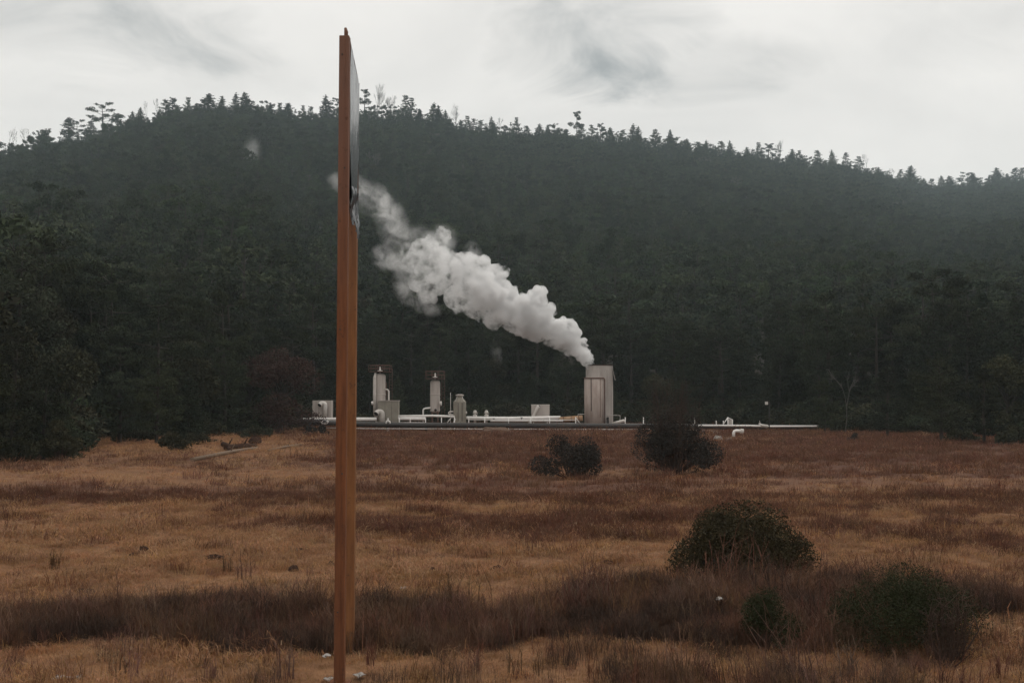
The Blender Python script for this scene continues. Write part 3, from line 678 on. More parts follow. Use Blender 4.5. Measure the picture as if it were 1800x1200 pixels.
obj('frame_rail', slab(.066, span + .05, zb, zb + .05, .021, .062), M['sign_frame'], bb)
obj('frame_rail', slab(span + .074, span + .10, zb + .051, ztop - .051, .02, .074), M['sign_frame'], bb)
m = MB(); nu, nv = 14, 26; V = []; rg = np.random.default_rng(3)
for j in range(nv + 1):
    for i in range(nu + 1):
        u = .075 + (span + .07 - .075) * i / nu; z = zb - .02 + (ztop - .06 - zb) * j / nv
        wr = .006 + .004 * math.sin(u * 5 + z * 3.1) + .003 * math.sin(u * 13 - z * 7.7) + (.035 * max(0, 1 - j / 6) * math.sin(u * 9 + 1))
        if j == 0: z += .16 * math.sin(u * 8.3) + .1 * math.sin(u * 17)
        q = Vector((nxp, PY, 0)) + dirv * u + nrm * (.066 + wr); V.append((q.x, q.y, z))
fs = [(j * (nu + 1) + i, j * (nu + 1) + i + 1, (j + 1) * (nu + 1) + i + 1, (j + 1) * (nu + 1) + i) for j in range(nv) for i in range(nu)]
m.add(V, fs, 0, True); bns = obj('banner_sheet', m, M['vinyl'], bb)
for k, (u, z0, z1, tilt) in enumerate([(.35, zb + .25, zb - .22, .5), (.75, zb + .3, zb - .15, -.4), (1.1, zb + .3, zb - .30, .35), (1.45, zb + .22, zb - .2, -.3)]):
    m = MB(); V = []
    for j in range(7):
        q = Vector((nxp, PY, 0)) + dirv * (u + tilt * j / 6 * .5) + nrm * (.085 + .03 * math.sin(j * 1.1 + k)); z = z0 + (z1 - z0) * j / 6
        for s_ in (-1, 1):
            w_ = q + dirv * s_ * .05 * (1 - j / 9) + nrm * s_ * .012; V.append((w_.x, w_.y, z))
    m.add(V, [(2 * j, 2 * j + 1, 2 * j + 3, 2 * j + 2) for j in range(6)], 0, True); obj('torn_strip', m, M['vinyl'], bns)
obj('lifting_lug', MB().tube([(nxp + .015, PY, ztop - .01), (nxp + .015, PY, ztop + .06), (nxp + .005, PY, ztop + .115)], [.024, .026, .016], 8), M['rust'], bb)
for k, z in enumerate((.9, 2.6, 4.4, zb + .4, ztop - .25)):
    obj('bolt', MB().tube([(nxp + (.02 if k % 2 else -.02), PY - hw - .012, z), (nxp + (.02 if k % 2 else -.02), PY - hw + .01, z)], .011, 6), M['sign_frame'], bb)
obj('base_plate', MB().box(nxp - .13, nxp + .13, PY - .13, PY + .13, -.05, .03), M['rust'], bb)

# ------------------------------------------------------------------ steam plant
def PP(pts, d): return [at(px, py, d) for px, py in pts]
def m_px(n, d): return n * d / F
def B(px0, px1, py0, py1, d, t):
    a = at(px0, py1, d); b_ = at(px1, py0, d); return MB().box(a.x, b_.x, d, d + t, a.z, b_.z)

# tall silencer tank
D1 = 135.0; c = at(1054, 745, D1)
tank = thing('silencer_tank', (c.x, D1, 0), 'tall grey stained silencer tank giving off the steam plume', 'tank')
rb = m_px(23.6, D1); zt = zat(643, D1)
m = MB().lathe(c.x, D1, [(rb, -.2), (rb, zt), (rb - .12, zt), (rb - .12, zt - 2.0), (.01, zt - 2.0)], 12, smooth=False); tsh = obj('tower_shell', m, M['concrete'], tank)
obj('top_rim', MB().lathe(c.x, D1, [(rb - .15, zt + .003), (rb + .05, zt + .003), (rb + .05, zt + .12), (rb - .15, zt + .12), (rb - .15, zt + .003)], 12, smooth=False), M['darkstain'], tsh)
for k in range(12):
    th = 2 * math.pi * k / 12
    if math.sin(th) > .3: continue
    x, y = c.x + rb * math.cos(th), D1 + rb * math.sin(th)
    obj('corner_batten', MB().box(x - .02, x + .02, y - .02, y + .02, 0, zt - .03), M['concrete'], tsh)
D2 = 133.6; c2 = at(1044.5, 745, D2); r2 = m_px(17.2, D2); zt2 = zat(664, D2)
drm = obj('front_drum', MB().lathe(c2.x, D2, [(r2, -.2), (r2, zt2), (r2 - .1, zt2 + .06), (.01, zt2 + .08)], 28), M['stain'], tank)
obj('drum_rim', MB().lathe(c2.x, D2, [(r2 + .003, zt2 - .10), (r2 + .07, zt2 - .10), (r2 + .07, zt2 + .03), (r2 + .003, zt2 + .03), (r2 + .003, zt2 - .10)], 28), M['rail_rust'], drm)
for px, w, y0, y1, mt in ((1039.3, .10, 666, 722, 'darkstain'), (1055.5, .05, 667, 733, 'rail_rust')):
    x = at(px, 700, D2 - r2).x; yy = D2 - math.sqrt(max(.01, r2 * r2 - (x - c2.x) ** 2))
    obj('stave_seam', MB().box(x - w / 2, x + w / 2, yy - .03, yy + .2, zat(y1, D2), zat(y0, D2)), M[mt], drm)
xr = at(1062, 700, D2).x
obj('side_pipe', MB().tube([(xr, D2 - .75, .1), (xr, D2 - .75, zt2 - .2), (xr - .15, D2 - .8, zt2 - .02)], .07, 8), M['rail_rust'], tank)
a_ = at(1075, 650, D1); b_ = at(1081, 668, D1)
obj('bent_flap', MB().add([(a_.x, D1 - .3, zt), (a_.x + .04, D1 - .3, zt), (b_.x + .04, D1 - .5, b_.z), (b_.x, D1 - .5, b_.z), (a_.x, D1 + .3, zt), (a_.x + .04, D1 + .3, zt), (b_.x + .04, D1 + .4, b_.z), (b_.x, D1 + .4, b_.z)], [(0, 3, 2, 1), (4, 5, 6, 7), (0, 1, 5, 4), (1, 2, 6, 5), (2, 3, 7, 6), (3, 0, 4, 7)]), M['concrete'], tsh)
obj('hatch', MB().box(at(1067, 740, 133.2).x, at(1070, 740, 133.2).x, 132.98, 133.7, .7, zat(733, 133)), M['dark'], tsh)

def rails(parent, px0, px1, py0, py1, d, dep, mt, nposts=4, floor=True):
    """small platform with guard rails; py0 top rail, py1 floor"""
    x0, x1 = at(px0, py0, d).x, at(px1, py0, d).x; zt_, zb_ = zat(py0, d), zat(py1, d)
    if floor: parent = obj('platform', MB().box(x0, x1, d - dep / 2, d + dep / 2, zb_ - .06, zb_), mt, parent)
    for yy in (d - dep / 2, d + dep / 2):
        for q in (1.0, .5):
            z = zb_ + (zt_ - zb_) * q; obj('guard_rail', MB().tube([(x0, yy, z), (x1, yy, z)], .035, 6), mt, parent)
        for k in range(nposts):
            x = x0 + (x1 - x0) * k / (nposts - 1); obj('guard_post', MB().tube([(x, yy, zb_ - .02), (x, yy, zt_)], .03, 6), mt, parent)
def ladder(parent, px, py0, py1, d, mt):
    x = at(px, py0, d).x; z0, z1 = zat(py1, d), zat(py0, d)
    for s_ in (-.18, .18): obj('ladder_stile', MB().tube([(x + s_, d, z0), (x + s_, d, z1)], .025, 5), mt, parent)
    m = MB(); z = z0 + .2
    while z < z1: m.tube([(x - .18, d, z), (x + .18, d, z)], .016, 4); z += .35
    obj('ladder_rungs', m, mt, parent)
def vessel(px0, px1, py0, py1, d, label, skirt):
    cx = at((px0 + px1) / 2, py1, d).x; r = m_px((px1 - px0) / 2, d); z1, z0 = zat(py0, d), zat(py1, d)
    v = thing('separator_vessel', (cx, d, 0), label, 'vessel', 'upright separator vessels')
    vs_ = obj('shell', MB().lathe(cx, d, [(r * .5, z0 - .25), (r * .9, z0 - .1), (r, z0), (r, z0 + .05), (r, (z0 + z1) / 2 - .04), (r, (z0 + z1) / 2), (r * 1.06, (z0 + z1) / 2 + .02), (r * 1.06, (z0 + z1) / 2 + .12), (r, (z0 + z1) / 2 + .14), (r, (z0 + z1) / 2 + .18), (r, z1 - .4), (r, z1 - .35), (r * .88, z1 - .15), (r * .55, z1 - .03), (.01, z1)], 24), M['tank'], v)
    obj('top_nozzle', MB().lathe(cx, d, [(.10, z1 - .05), (.10, z1 + .25), (.30, z1 + .25), (.30, z1 + .36), (.09, z1 + .36), (.09, z1 + .75), (.01, z1 + .8)], 12), M['offwhite'], vs_)
    for k in range(4):
        th = math.pi / 4 + k * math.pi / 2; x, y = cx + r * .8 * math.cos(th), d + r * .8 * math.sin(th)
        obj('leg', MB().tube([(x, y, -.1), (x, y, z0 + .15)], .09, 6), M[skirt], v)
    return v, cx, r, z0, z1
v, cx, r, z0, z1 = vessel(657.5, 677.5, 656, 733, 134.0, 'pale upright separator vessel behind the olive grey box', 'offwhite')
rails(v, 650, 687, 642, 653, 134.0, 2.0, M['rail_rust']); ladder(v, 687, 648, 735, 134.4, M['rail_rust'])
obj('side_pipe', MB().tube(PP([(677, 684), (681, 684.5), (683.2, 687), (683.4, 705), (683.4, 740)], 133.6), .10, 8), M['offwhite'], v)
obj('side_pipe', MB().tube(PP([(677, 672), (679, 672.5), (679.5, 690), (679.5, 740)], 134.2), .05, 6), M['rail_rust'], v)
obj('overflow_duct', MB().tube(PP([(660, 655), (658.6, 664), (658.4, 690), (659, 730)], 133.3), [.12, .2, .2, .2], 10), M['offwhite'], v)
obj('flange', MB().tube(PP([(653, 708.5), (656.5, 708)], 133.2), .22, 12), M['white'], v)
v, cx, r, z0, z1 = vessel(756, 773.5, 667, 722, 134.0, 'pale upright separator vessel on dark legs beside the small ribbed tank', 'rail_rust')
rails(v, 749, 781, 652.5, 665, 134.0, 2.0, M['rail_rust']); ladder(v, 779, 660, 742, 134.4, M['rail_rust'])
obj('side_pipe', MB().tube(PP([(757, 716.5), (748, 717.5), (745, 718.5), (743.8, 721), (743.8, 742)], 133.6), .10, 8), M['white'], v)
obj('flange', MB().tube(PP([(773, 709), (776.5, 709)], 133.4), .28, 12), M['offwhite'], v)
obj('manway', MB().tube([at(765.5, 720.5, 133.42), at(765.5, 720.5, 133.2)], .16, 12), M['dark'], v)

# olive box with its white bent duct
bx = thing('equipment_box', at(682, 745, 131.5), 'olive grey square sheet-metal box in front of the left vessel', 'box'); bx.location.z = 0
pbx = obj('panel_box', B(664.5, 700, 704.5, 745, 131.8, 1.6), M['tank_olive'], bx)
for q in range(3): obj('panel_joint', B(664.5 + 11.8 * (q + 1) - 36 * (q == 2), 665 + 11.8 * (q + 1) - 36 * (q == 2), 705, 744, 131.77, .05), M['darkstain'], pbx)
obj('lid', B(663.8, 700.7, 703.3, 704.6, 131.7, 1.8), M['tank'], pbx)
def hood(px, py, w, h, d, label):
    """bent exhaust duct: rises, bends over and ends in a dark mouth"""
    t_ = thing('bent_duct', at(px, py + h, d), label, 'duct', 'bent white exhaust ducts'); t_.location.z = 0
    R_ = m_px(w * .27, d); cx_ = px; top = py + w * .30
    pts = [(px + w * .23, py + h), (px + w * .23, top + w * .25)]
    for k in range(7):
        th = math.pi * .5 * k / 6; pts.append((px - w * .12 + w * .35 * math.cos(th), top + w * .2 - w * .22 * math.sin(th)))
    pts.append((px - w * .25, top + w * .02)); pts.append((px - w * .38, top + w * .2))
    P_ = PP(pts, d); P_[-2].y -= .10; P_[-1].y -= .30; t_ = obj('duct', MB().tube(P_, R_, 14), M['offwhite'], t_)
    e = P_[-1]; dd = (P_[-1] - P_[-2]).normalized(); obj('mouth', MB().tube([e - dd * .02, e + dd * .012], R_ * .88, 14), M['dark'], t_)
    obj('flange', MB().tube([e - dd * .10, e - dd * .03], R_ * 1.12, 14), M['white'], t_)
hood(668, 718.5, 17, 25, 131.2, 'white bent duct with a dark mouth against the olive box')
bx = thing('equipment_box', at(565, 740, 133), 'pale box left of the rusty posts at the end of the pipes', 'box'); bx.location.z = 0
pbx = obj('panel_box', B(549, 582, 703.5, 738, 133.4, 1.5), M['tank'], bx)
for px in (560, 576): obj('panel_joint', B(px, px + .7, 704, 738, 133.37, .05), M['darkstain'], pbx)
obj('leg', B(551, 553, 738, 748, 133.5, .2), M['dark'], bx); obj('leg', B(578, 580, 738, 748, 133.5, .2), M['dark'], bx)
hood(568, 704.5, 15, 31, 132.8, 'white bent duct in front of the pale box left of the posts')

# small ribbed tank with a capped neck
D3 = 132.6; cx = at(808, 745, D3).x; r = m_px(11.2, D3)
st = thing('small_tank', (cx, D3, 0), 'small grey tank with tapered shoulder and capped neck', 'tank')
z1 = zat(706, D3); ssh = obj('shell', MB().lathe(cx, D3, [(r, .35), (r, z1), (r * .98, z1 + .02), (r * .42, z1 + .52), (r * .42, z1 + .62)], 10, smooth=False), M['tank_olive'], st)
obj('cap', MB().lathe(cx, D3, [(r * .36, z1 + .6), (r * .62, z1 + .70), (r * .66, z1 + .86), (r * .3, z1 + .92)], 16), M['tank'], ssh)
for k in range(4):
    th = math.pi / 4 + k * math.pi / 2; x, y = cx + r * .5 * math.cos(th), D3 + r * .5 * math.sin(th)
    obj('neck_strut', MB().tube([(cx + r * .9 * math.cos(th), D3 + r * .9 * math.sin(th), z1), (cx + r * .5 * math.cos(th), D3 + r * .5 * math.sin(th), z1 + .75)], .03, 5), M['offwhite'], ssh)
for px in (805, 812): obj('panel_joint', B(px, px + .8, 708, 740, D3 - r - .015, .12), M['darkstain'], ssh)
obj('inlet_pipe', MB().tube(PP([(799, 723), (791, 723.2), (788.6, 725), (788.6, 727), (791, 728.5), (799, 728.6)], D3), .09, 8), M['offwhite'], st)
obj('side_fitting', MB().tube(PP([(818.5, 725), (820.8, 725)], D3), .16, 10), M['offwhite'], st)
for px in (801, 815): obj('foot', MB().tube(PP([(px, 741), (px, 757)], D3), .07, 6), M['dark'], st)
for px, lab in ((835, 'white valve, nearer the small grey tank'), (855, 'white valve, farther right of the small grey tank')):
    D4 = 132.4; vv = thing('relief_valve', at(px, 745, D4), lab, 'valve', 'white valves on the pipe'); vv.location.z = 0; cx = at(px, 730, D4).x
    zz = lambda y_: zat(y_, D4)
    obj('bonnet', MB().lathe(cx, D4, [(.10, zz(727)), (.26, zz(726)), (.26, zz(724.5)), (.16, zz(724)), (.2, zz(721.5)), (.06, zz(720.6))], 14), M['offwhite'], vv)
    obj('body', MB().lathe(cx, D4, [(.14, .1), (.14, zz(732)), (.26, zz(731)), (.26, zz(729)), (.1, zz(727.2))], 14), M['offwhite'], vv)
    obj('handwheel', MB().tube([(cx + .24, D4 - .2, zz(726)), (cx + .3, D4 - .2, zz(725.8))], .14, 12), M['tank'], vv)
# panel board with a leaning duct
D5 = 133.0; pb = thing('panel_board', at(950, 745, D5), 'pale square panel on posts with a slanting white duct before it', 'panel'); pb.location.z = 0
obj('board', B(934, 966, 711.6, 733, D5, .25), M['tank'], pb)
obj('board_edge', B(933.4, 966.6, 710.6, 711.7, D5 - .02, .3), M['offwhite'], pb)
for px in (938, 962): obj('leg', MB().tube(PP([(px, 733), (px, 757)], D5 + .12), .06, 6), M['offwhite'], pb)
obj('slanting_duct', MB().tube(PP([(930, 748), (935.5, 735), (941, 724), (944.5, 716), (947.5, 713.2)], D5 - .35), [.16, .16, .18, .2, .2], 10), M['offwhite'], pb)
e = at(948, 713.6, D5 - .36); obj('duct_mouth', MB().tube([e, e + Vector((.02, -.012, .008))], .16, 10), M['dark'], pb)

# pipes
def pipe(name, pts, d, r, mt, label, seg=14, rings=0, group=None):
    P_ = [at(px, py, dd) for (px, py), dd in zip(pts, d if hasattr(d, '__len__') else [d] * len(pts))]
    t_ = thing(name, P_[0], label, 'pipe', group)
    br_ = obj('barrel', MB().tube(P_, r, seg), M[mt], t_)
    ln = 0
    for a, b2 in zip(P_[:-1], P_[1:]):
        dv = (b2 - a); n_ = int(dv.length / rings) if rings else 0
        for k in range(n_):
            q = a + dv * ((k + .5) / n_); u = dv.normalized(); obj('joint_band', MB().tube([q - u * .04, q + u * .04], r * 1.05, seg), M['rail_rust'] if mt != 'jacket' else M['dark'], br_)
    return t_, P_
big, P_ = pipe('main_pipe', [(522, 740.5), (560, 741.5), (590, 743.5), (640, 745.5), (720, 746.8), (850, 747.2), (1000, 748), (1140, 748.6), (1260, 750), (1400, 751), (1560, 750.8), (1640, 751)], [124, 125, 126.5, 127, 127, 127, 127, 127, 127.5, 129, 131, 134], .30, 'jacket', 'long thick dark lagged pipe running in front of the plant', rings=6.0)
for px in range(545, 1600, 68):
    x = at(px, 750, 127).x
    dd = float(np.interp(px, [522, 590, 640, 1260, 1400, 1640], [124, 126.5, 127, 127.5, 129, 134])); x = at(px, 750, dd).x
    zt_ = float(np.interp(px, [522, 590, 640, 1260, 1640], [zat(741, 124), zat(743.5, 126.5), zat(745.5, 127), zat(750, 127.5), zat(751, 134)]))
    obj('pipe_stand', MB().box(x - .12, x + .12, dd - .18, dd + .18, -.1, zt_ - .27), M['dark'], big)
pipe('thin_pipe', [(560, 751.5), (640, 753), (900, 754), (1140, 754.6), (1260, 757)], 126, .055, 'offwhite', 'thin pale pipe low in front of the thick pipe', 8)
pipe('white_pipe', [(530, 737.4), (600, 736.6), (662, 736.4)], 131.0, .22, 'white', 'bright white pipe running behind the rusty posts', 10)
pipe('white_pipe', [(700, 731.2), (760, 730.6), (799, 732)], 132.0, .14, 'white', 'upper thin white pipe between the olive box and small tank', 8)
pipe('white_pipe', [(700, 735.6), (748, 735.6)], 131.4, .21, 'white', 'short thick white pipe right of the olive box', 10)
pipe('white_pipe', [(820, 734), (850, 734.6), (895, 735), (985, 733.4)], 132.0, .2, 'white', 'long white pipe under the square panel', 10)
pipe('white_pipe', [(862, 739), (990, 739)], 131.2, .14, 'white', 'lower white pipe under the square panel', 8)
pipe('rusted_pipe', [(984, 737.5), (1024, 734.5)], 131.6, .34, 'orange', 'short rust-orange lagged pipe left of the tall tank', 14, rings=.9)
pipe('white_pipe', [(1078, 743), (1088, 741), (1096, 739.4), (1099, 741)], 131.6, [.12, .17, .2, .14], 'offwhite', 'stubby pale pipe end right of the tall tank', 10)
pipe('white_pipe', [(780, 744.2), (900, 744.8), (1130, 745.6)], 129.0, .075, 'white', 'low white pipe just above the thick dark pipe', 8)
pipe('white_pipe', [(1228, 747.6), (1320, 748.2), (1345, 749.2), (1440, 748.6)], 126.6, .10, 'white', 'pale pipe on top of the thick pipe right of the big bush', 8)
pipe('white_pipe', [(1452, 749.4), (1500, 749.2), (1552, 748.4)], 129.5, .09, 'offwhite', 'short pale pipe at the far right end of the thick pipe', 8)
wl = thing('pipe_elbow', at(1298, 766, 100), 'white pipe elbow arching down to the ground right of the big bush', 'pipe'); wl.location.z = 0
P_ = PP([(1289.5, 767), (1289.8, 760.5), (1291, 757.6), (1294, 756.6), (1302, 757)], 100); obj('elbow', MB().tube(P_, .14, 10), M['white'], wl)
obj('flange', MB().tube(PP([(1301.6, 757.2), (1306.8, 758)], 100), .22, 12), M['offwhite'], wl)
fit = thing('pipe_fitting', at(1342, 750, 126), 'pale valve fitting lying on the pipe at right', 'fitting')
obj('body', MB().tube(PP([(1334, 744), (1340, 747.5), (1349, 749)], 126), [.08, .16, .2], 10), M['offwhite'], fit); obj('handle', MB().tube(PP([(1337, 746), (1335, 739)], 126), .03, 6), M['offwhite'], fit)

obj('footing_ring', MB().lathe(c.x, D1, [(rb + .12, -.1), (rb + .12, .55), (rb + .003, .6)], 12, smooth=False), M['stain'], tsh)
for k, (px, y0, y1, r_) in enumerate([(1016, 728, 757, .04), (1090, 730, 757, .035)]): obj('drain_pipe', MB().tube([at(px, y1, 133), at(px, y0, 133), at(1054, y0 - 1, 134)], r_, 6), M['offwhite'], tank)
for k, (px, y0) in enumerate([(868, 735), (917, 733), (1005, 737), (1068, 735), (735, 736), (640, 738)]):
    tag(obj('pipe_trestle', MB().tube(PP([(px, y0), (px, 758)], 131.8), .06, 6).box(at(px - 2.2, y0, 131.8).x, at(px + 2.2, y0, 131.8).x, 131.6, 132.0, zat(y0, 131.8) - .06, zat(y0, 131.8)), M['dark']), 'small dark trestle under the white pipes, ' + ['third', 'second', 'first', 'the one at the foot', 'fourth', 'fifth'][k] + (' from the tall tank leftwards' if k != 3 else ' of the tall tank'), 'trestle', 'pipe trestles')

# white pipe railings and posts
def railing(pxs, py0, py1, d, rail_ys, label):
    t_ = thing('pipe_railing', at(pxs[0], py1, d), label, 'railing', 'white railings of the plant'); t_.location.z = 0
    for px in pxs: obj('post', MB().tube(PP([(px, py0), (px, py1 + 12)], d), .055, 7), M['white'], t_)
    for y_ in rail_ys: obj('rail', MB().tube(PP([(pxs[0], y_), (pxs[-1], y_ + .3)], d), .04, 6), M['white'], t_)
railing([702, 721, 748], 734.5, 745, 129.6, [742.2, 736], 'white railing between the olive box and the second vessel')
railing([776, 799], 733, 745, 129.6, [743], 'short white railing left of the small tank')
railing([824, 852, 894, 933, 966, 1012], 732.5, 745, 129.4, [743.6, 737.5], 'long white railing left of the tall tank')
railing([1099, 1131], 733, 745, 129.4, [746.5], 'white posts right of the tall tank')
for (a0, a1), lab in ((((784, 745), (793, 734)), 'left one of two slanting white braces by the small tank'), (((795, 745), (801, 736)), 'right one of two slanting white braces by the small tank'), (((1013, 735), (1021, 746)), 'slanting white brace beside the rust-orange pipe'), (((938, 734), (927, 746)), 'slanting pale brace left of the square panel')):
    b0 = PP([a0, a1], 130.2); t_ = obj('slanting_brace', MB().tube([b0[0], b0[1]], .06, 7), M['offwhite']); tag(t_, lab, 'brace', 'slanting braces')
for px, y0, lab in ((1221, 733, 'lone white post right of the big bush'), (1259, 739, 'short white post left of the white frame'), (792, 690, 'thin tall mast beside the small tank'), (1192, 734, 'pale post seen through the twigs of the big bush')):
    d_ = 130.0; mm = MB().tube(PP([(px, y0), (px, 758)], d_), .03 if px == 792 else .06, 7); mm.tube(PP([(px, 755), (px, 758)], d_), .1, 8)
    tag(obj('plant_post', mm, M['offwhite']), lab, 'post')
af = thing('braced_frame', at(1279, 757, 130), 'white braced timber frame right of the big bush', 'frame'); af.location.z = 0
for pts, r_ in (([(1279.5, 733), (1279.5, 758)], .07), ([(1287.5, 737), (1287.5, 758)], .06), ([(1271.5, 739), (1271.5, 758)], .05), ([(1270, 747.5), (1279.5, 733.5)], .06), ([(1279.5, 734), (1288, 737.5)], .05)):
    obj('bar', MB().tube(PP(pts, 130), r_, 7), M['white'], af)
for k in range(3): obj('slat', B(1280.6 + k * 2.2, 1282.2 + k * 2.2, 737, 756, 130.05, .05), M['offwhite'], af)
sp_ = thing('pipe_support', at(682, 757, 126.2), 'white forked support over the thick pipe by the olive box', 'support'); sp_.location.z = 0
obj('post', MB().tube(PP([(682, 752), (682, 760)], 126.3), .13, 8), M['white'], sp_)
obj('yoke', MB().tube(PP([(678.6, 744), (679.4, 740.5), (682, 738.6), (684.8, 740.5), (686, 744)], 126.4), .09, 8), M['white'], sp_); obj('stem', MB().tube(PP([(682, 739), (682, 734.5)], 126.4), .07, 8), M['white'], sp_)
kk = thing('pipe_valve', at(569, 745, 123.6), 'white valve hanging on the left end of the thick pipe', 'valve')
obj('body', MB().tube(PP([(565, 740), (567, 743.4), (571, 744), (575, 742.5), (576.5, 739)], 123.8), .13, 10), M['white'], kk); obj('flange', MB().tube(PP([(563.6, 738.6), (565.4, 740.6)], 123.8), .2, 10), M['offwhite'], kk)
# utility pole with lamp box
pl = thing('lamp_pole', at(1352, 760, 124), 'dark thin pole with a small lamp box right of the plant', 'pole'); pl.location.z = 0
obj('pole', MB().tube(PP([(1352.5, 705), (1352, 764)], 124), [.05, .08], 8), M['dark'], pl); obj('lamp_box', B(1345.5, 1350, 705.5, 711, 123.95, .25), M['offwhite'], pl); obj('arm', MB().tube(PP([(1349, 709), (1352.5, 710)], 124), .025, 6), M['dark'], pl)

# rubble, mound, logs, clods, litter
def rock(name, p, sx, sy, sz, seed, mt, label, cat, group=None, rz=0):
    rg = np.random.default_rng(seed); m = MB(); V = []; nu, nv = 11, 6
    for j in range(nv + 1):
        ph = math.pi * j / nv - math.pi / 2
        for i in range(nu):
            th = 2 * math.pi * i / nu; k = 1 + rg.normal(0, .13)
            V.append((sx * math.cos(ph) * math.cos(th) * k, sy * math.cos(ph) * math.sin(th) * k, sz * math.sin(ph) * k * (1 if ph > 0 else .4)))
    m.add(V, [(j * nu + i, j * nu + (i + 1) % nu, (j + 1) * nu + (i + 1) % nu, (j + 1) * nu + i) for j in range(nv) for i in range(nu)])
    o = obj(name, m, M[mt]); o.location = p; o.rotation_euler = (0, 0, rz); return tag(o, label, cat, group)
for i, (px, py, w, h, lab) in enumerate([(1262, 772, 15, 9, 'pale curved rubble slab, leftmost below the pipe'), (1273, 775, 7, 5, 'small pale rubble block between two larger ones'), (1283, 774, 9, 6, 'pale rubble block, rightmost below the pipe'), (1258, 763, 12, 5, 'flat pale slab tilted behind the rubble')]):
    b = spot(px, py); k = b.y / F; rock('rubble_block', b, w * k * .6, .5, h * k * .8, 70 + i, 'pale_rock', lab, 'rubble', 'rubble blocks')
b = spot(868, 764); rock('spoil_mound', (b.x, 122, 0), 1.9, 1.0, .62, 80, 'mound', 'low pale earth mound before the pipe, left of centre', 'mound')
for i, (px, py, w, h, lab) in enumerate([(252, 972, 17, 10, 'dark upright clod on the left meadow'), (236, 974, 15, 4, 'flat dark scrap beside the upright clod'), (502, 963, 23, 5, 'thin dark slab, upper left of a pair near the posts'), (526, 965, 20, 4, 'thin dark slab, right one of a pair near the posts'), (516, 999, 21, 7, 'small dark stone with a pale edge left of the posts'), (581, 992, 10, 8, 'dark clod just left of the rusty posts'),
                                         (141, 1037, 20, 6, 'dark flat clod at the left end of the brush'), (158, 1037, 17, 5, 'dark flat clod, right neighbour at the end of the brush'), (378, 983, 26, 6, 'low grey brown heap of twigs on the left meadow'), (875, 1003, 24, 7, 'dark curved clod in the middle meadow'), (858, 1001, 8, 5, 'tiny clod beside the dark curved one'), (1462, 996, 10, 4, 'small dark clod right of the round shrub'), (760, 1010, 9, 5, 'small clod between posts and middle meadow'), (1068, 990, 18, 3, 'thin dark stick-like clod left of the round shrub')]):
    b = spot(px, py); k = b.y / F; rock('earth_clod', b + Vector((0, 0, .02)), w * k * .55, w * k * .35 + .03, h * k * 1.0 + .012, 90 + i, 'clod', lab, 'clod', 'dark clods on the meadow', rz=i * .4)
for i, (a0, a1, r_, lab, mt) in enumerate([((338, 809), (452, 790), .14, 'long pale fallen log on the left meadow', 'log'), ((398, 792), (450, 786), .22, 'dark thick log lying behind the long pale one', 'clod'), ((470, 794), (530, 783), .09, 'thin pale stick right of the long log', 'log'), ((392, 784), (404, 795), .2, 'short dark stump end left of the thick log', 'clod')]):
    p0, p1 = spot(*a0), spot(*a1); p0.z += r_ * .8; p1.z += r_ * .8; mid = (p0 + p1) / 2 + Vector((.1, .2, .06)); ro = thing('fallen_log', p0, lab, 'log', 'logs on the left meadow')
    obj('stem', MB().tube([p0, mid, p1], [r_, r_ * .9, r_ * .55], 9), M[mt], ro)
    obj('broken_branch', MB().tube([mid, mid + Vector((.3, -.1, .35 + r_))], [r_ * .35, r_ * .15], 6), M[mt], ro)
b = spot(449, 784); rock('root_ball', b + Vector((0, 0, .35)), .5, .4, .45, 131, 'clod', 'dark root ball at the right end of the thick log', 'root')
for i, (px, py, w, h, lab) in enumerate([(577, 1191, 14, 5, 'white plastic scrap left of the post foot'), (632, 1190, 20, 6, 'white plastic scrap right of the post foot'), (574, 1166, 12, 5, 'small pale scrap in the brush left of the post'), (1266, 1097, 9, 6, 'small bright white scrap in the brush at right'), (118, 1196, 46, 6, 'long pale slab at the lower left corner'), (709, 1037, 7, 4, 'tiny white scrap right of the posts')]):
    b = spot(px, py); k = b.y / F; m = MB(); rg = np.random.default_rng(140 + i); V = []
    up = .35 if i == 3 else (.12 if i == 2 else 0.03)
    for s_ in (0, .006):
        for j in range(4):
            for q in range(5): V.append(((q / 4 - .5) * w * k + rg.normal(0, .012), (j / 3 - .5) * .14 + rg.normal(0, .01), up + s_ + h * k * .8 * (.5 + .5 * math.sin(q * 1.7 + j * 1.1 + i))))
    f = []
    for s_ in (0, 20):
        f += [(s_ + j * 5 + q, s_ + j * 5 + q + 1, s_ + (j + 1) * 5 + q + 1, s_ + (j + 1) * 5 + q) for j in range(3) for q in range(4)]
    f += [(q, q + 1, q + 21, q + 20) for q in range(4)] + [(15 + q, 16 + q, 36 + q, 35 + q) for q in range(4)] + [(5 * j, 5 * j + 5, 5 * j + 25, 5 * j + 20) for j in range(3)] + [(5 * j + 4, 5 * j + 9, 5 * j + 29, 5 * j + 24) for j in range(3)]
    m.add(V, f, 0, True); o = obj('plastic_scrap' if i != 4 else 'pale_slab', m, M['litter'] if i != 4 else M['pale_rock']); o.location = b; tag(o, lab, 'litter', 'scraps of litter')

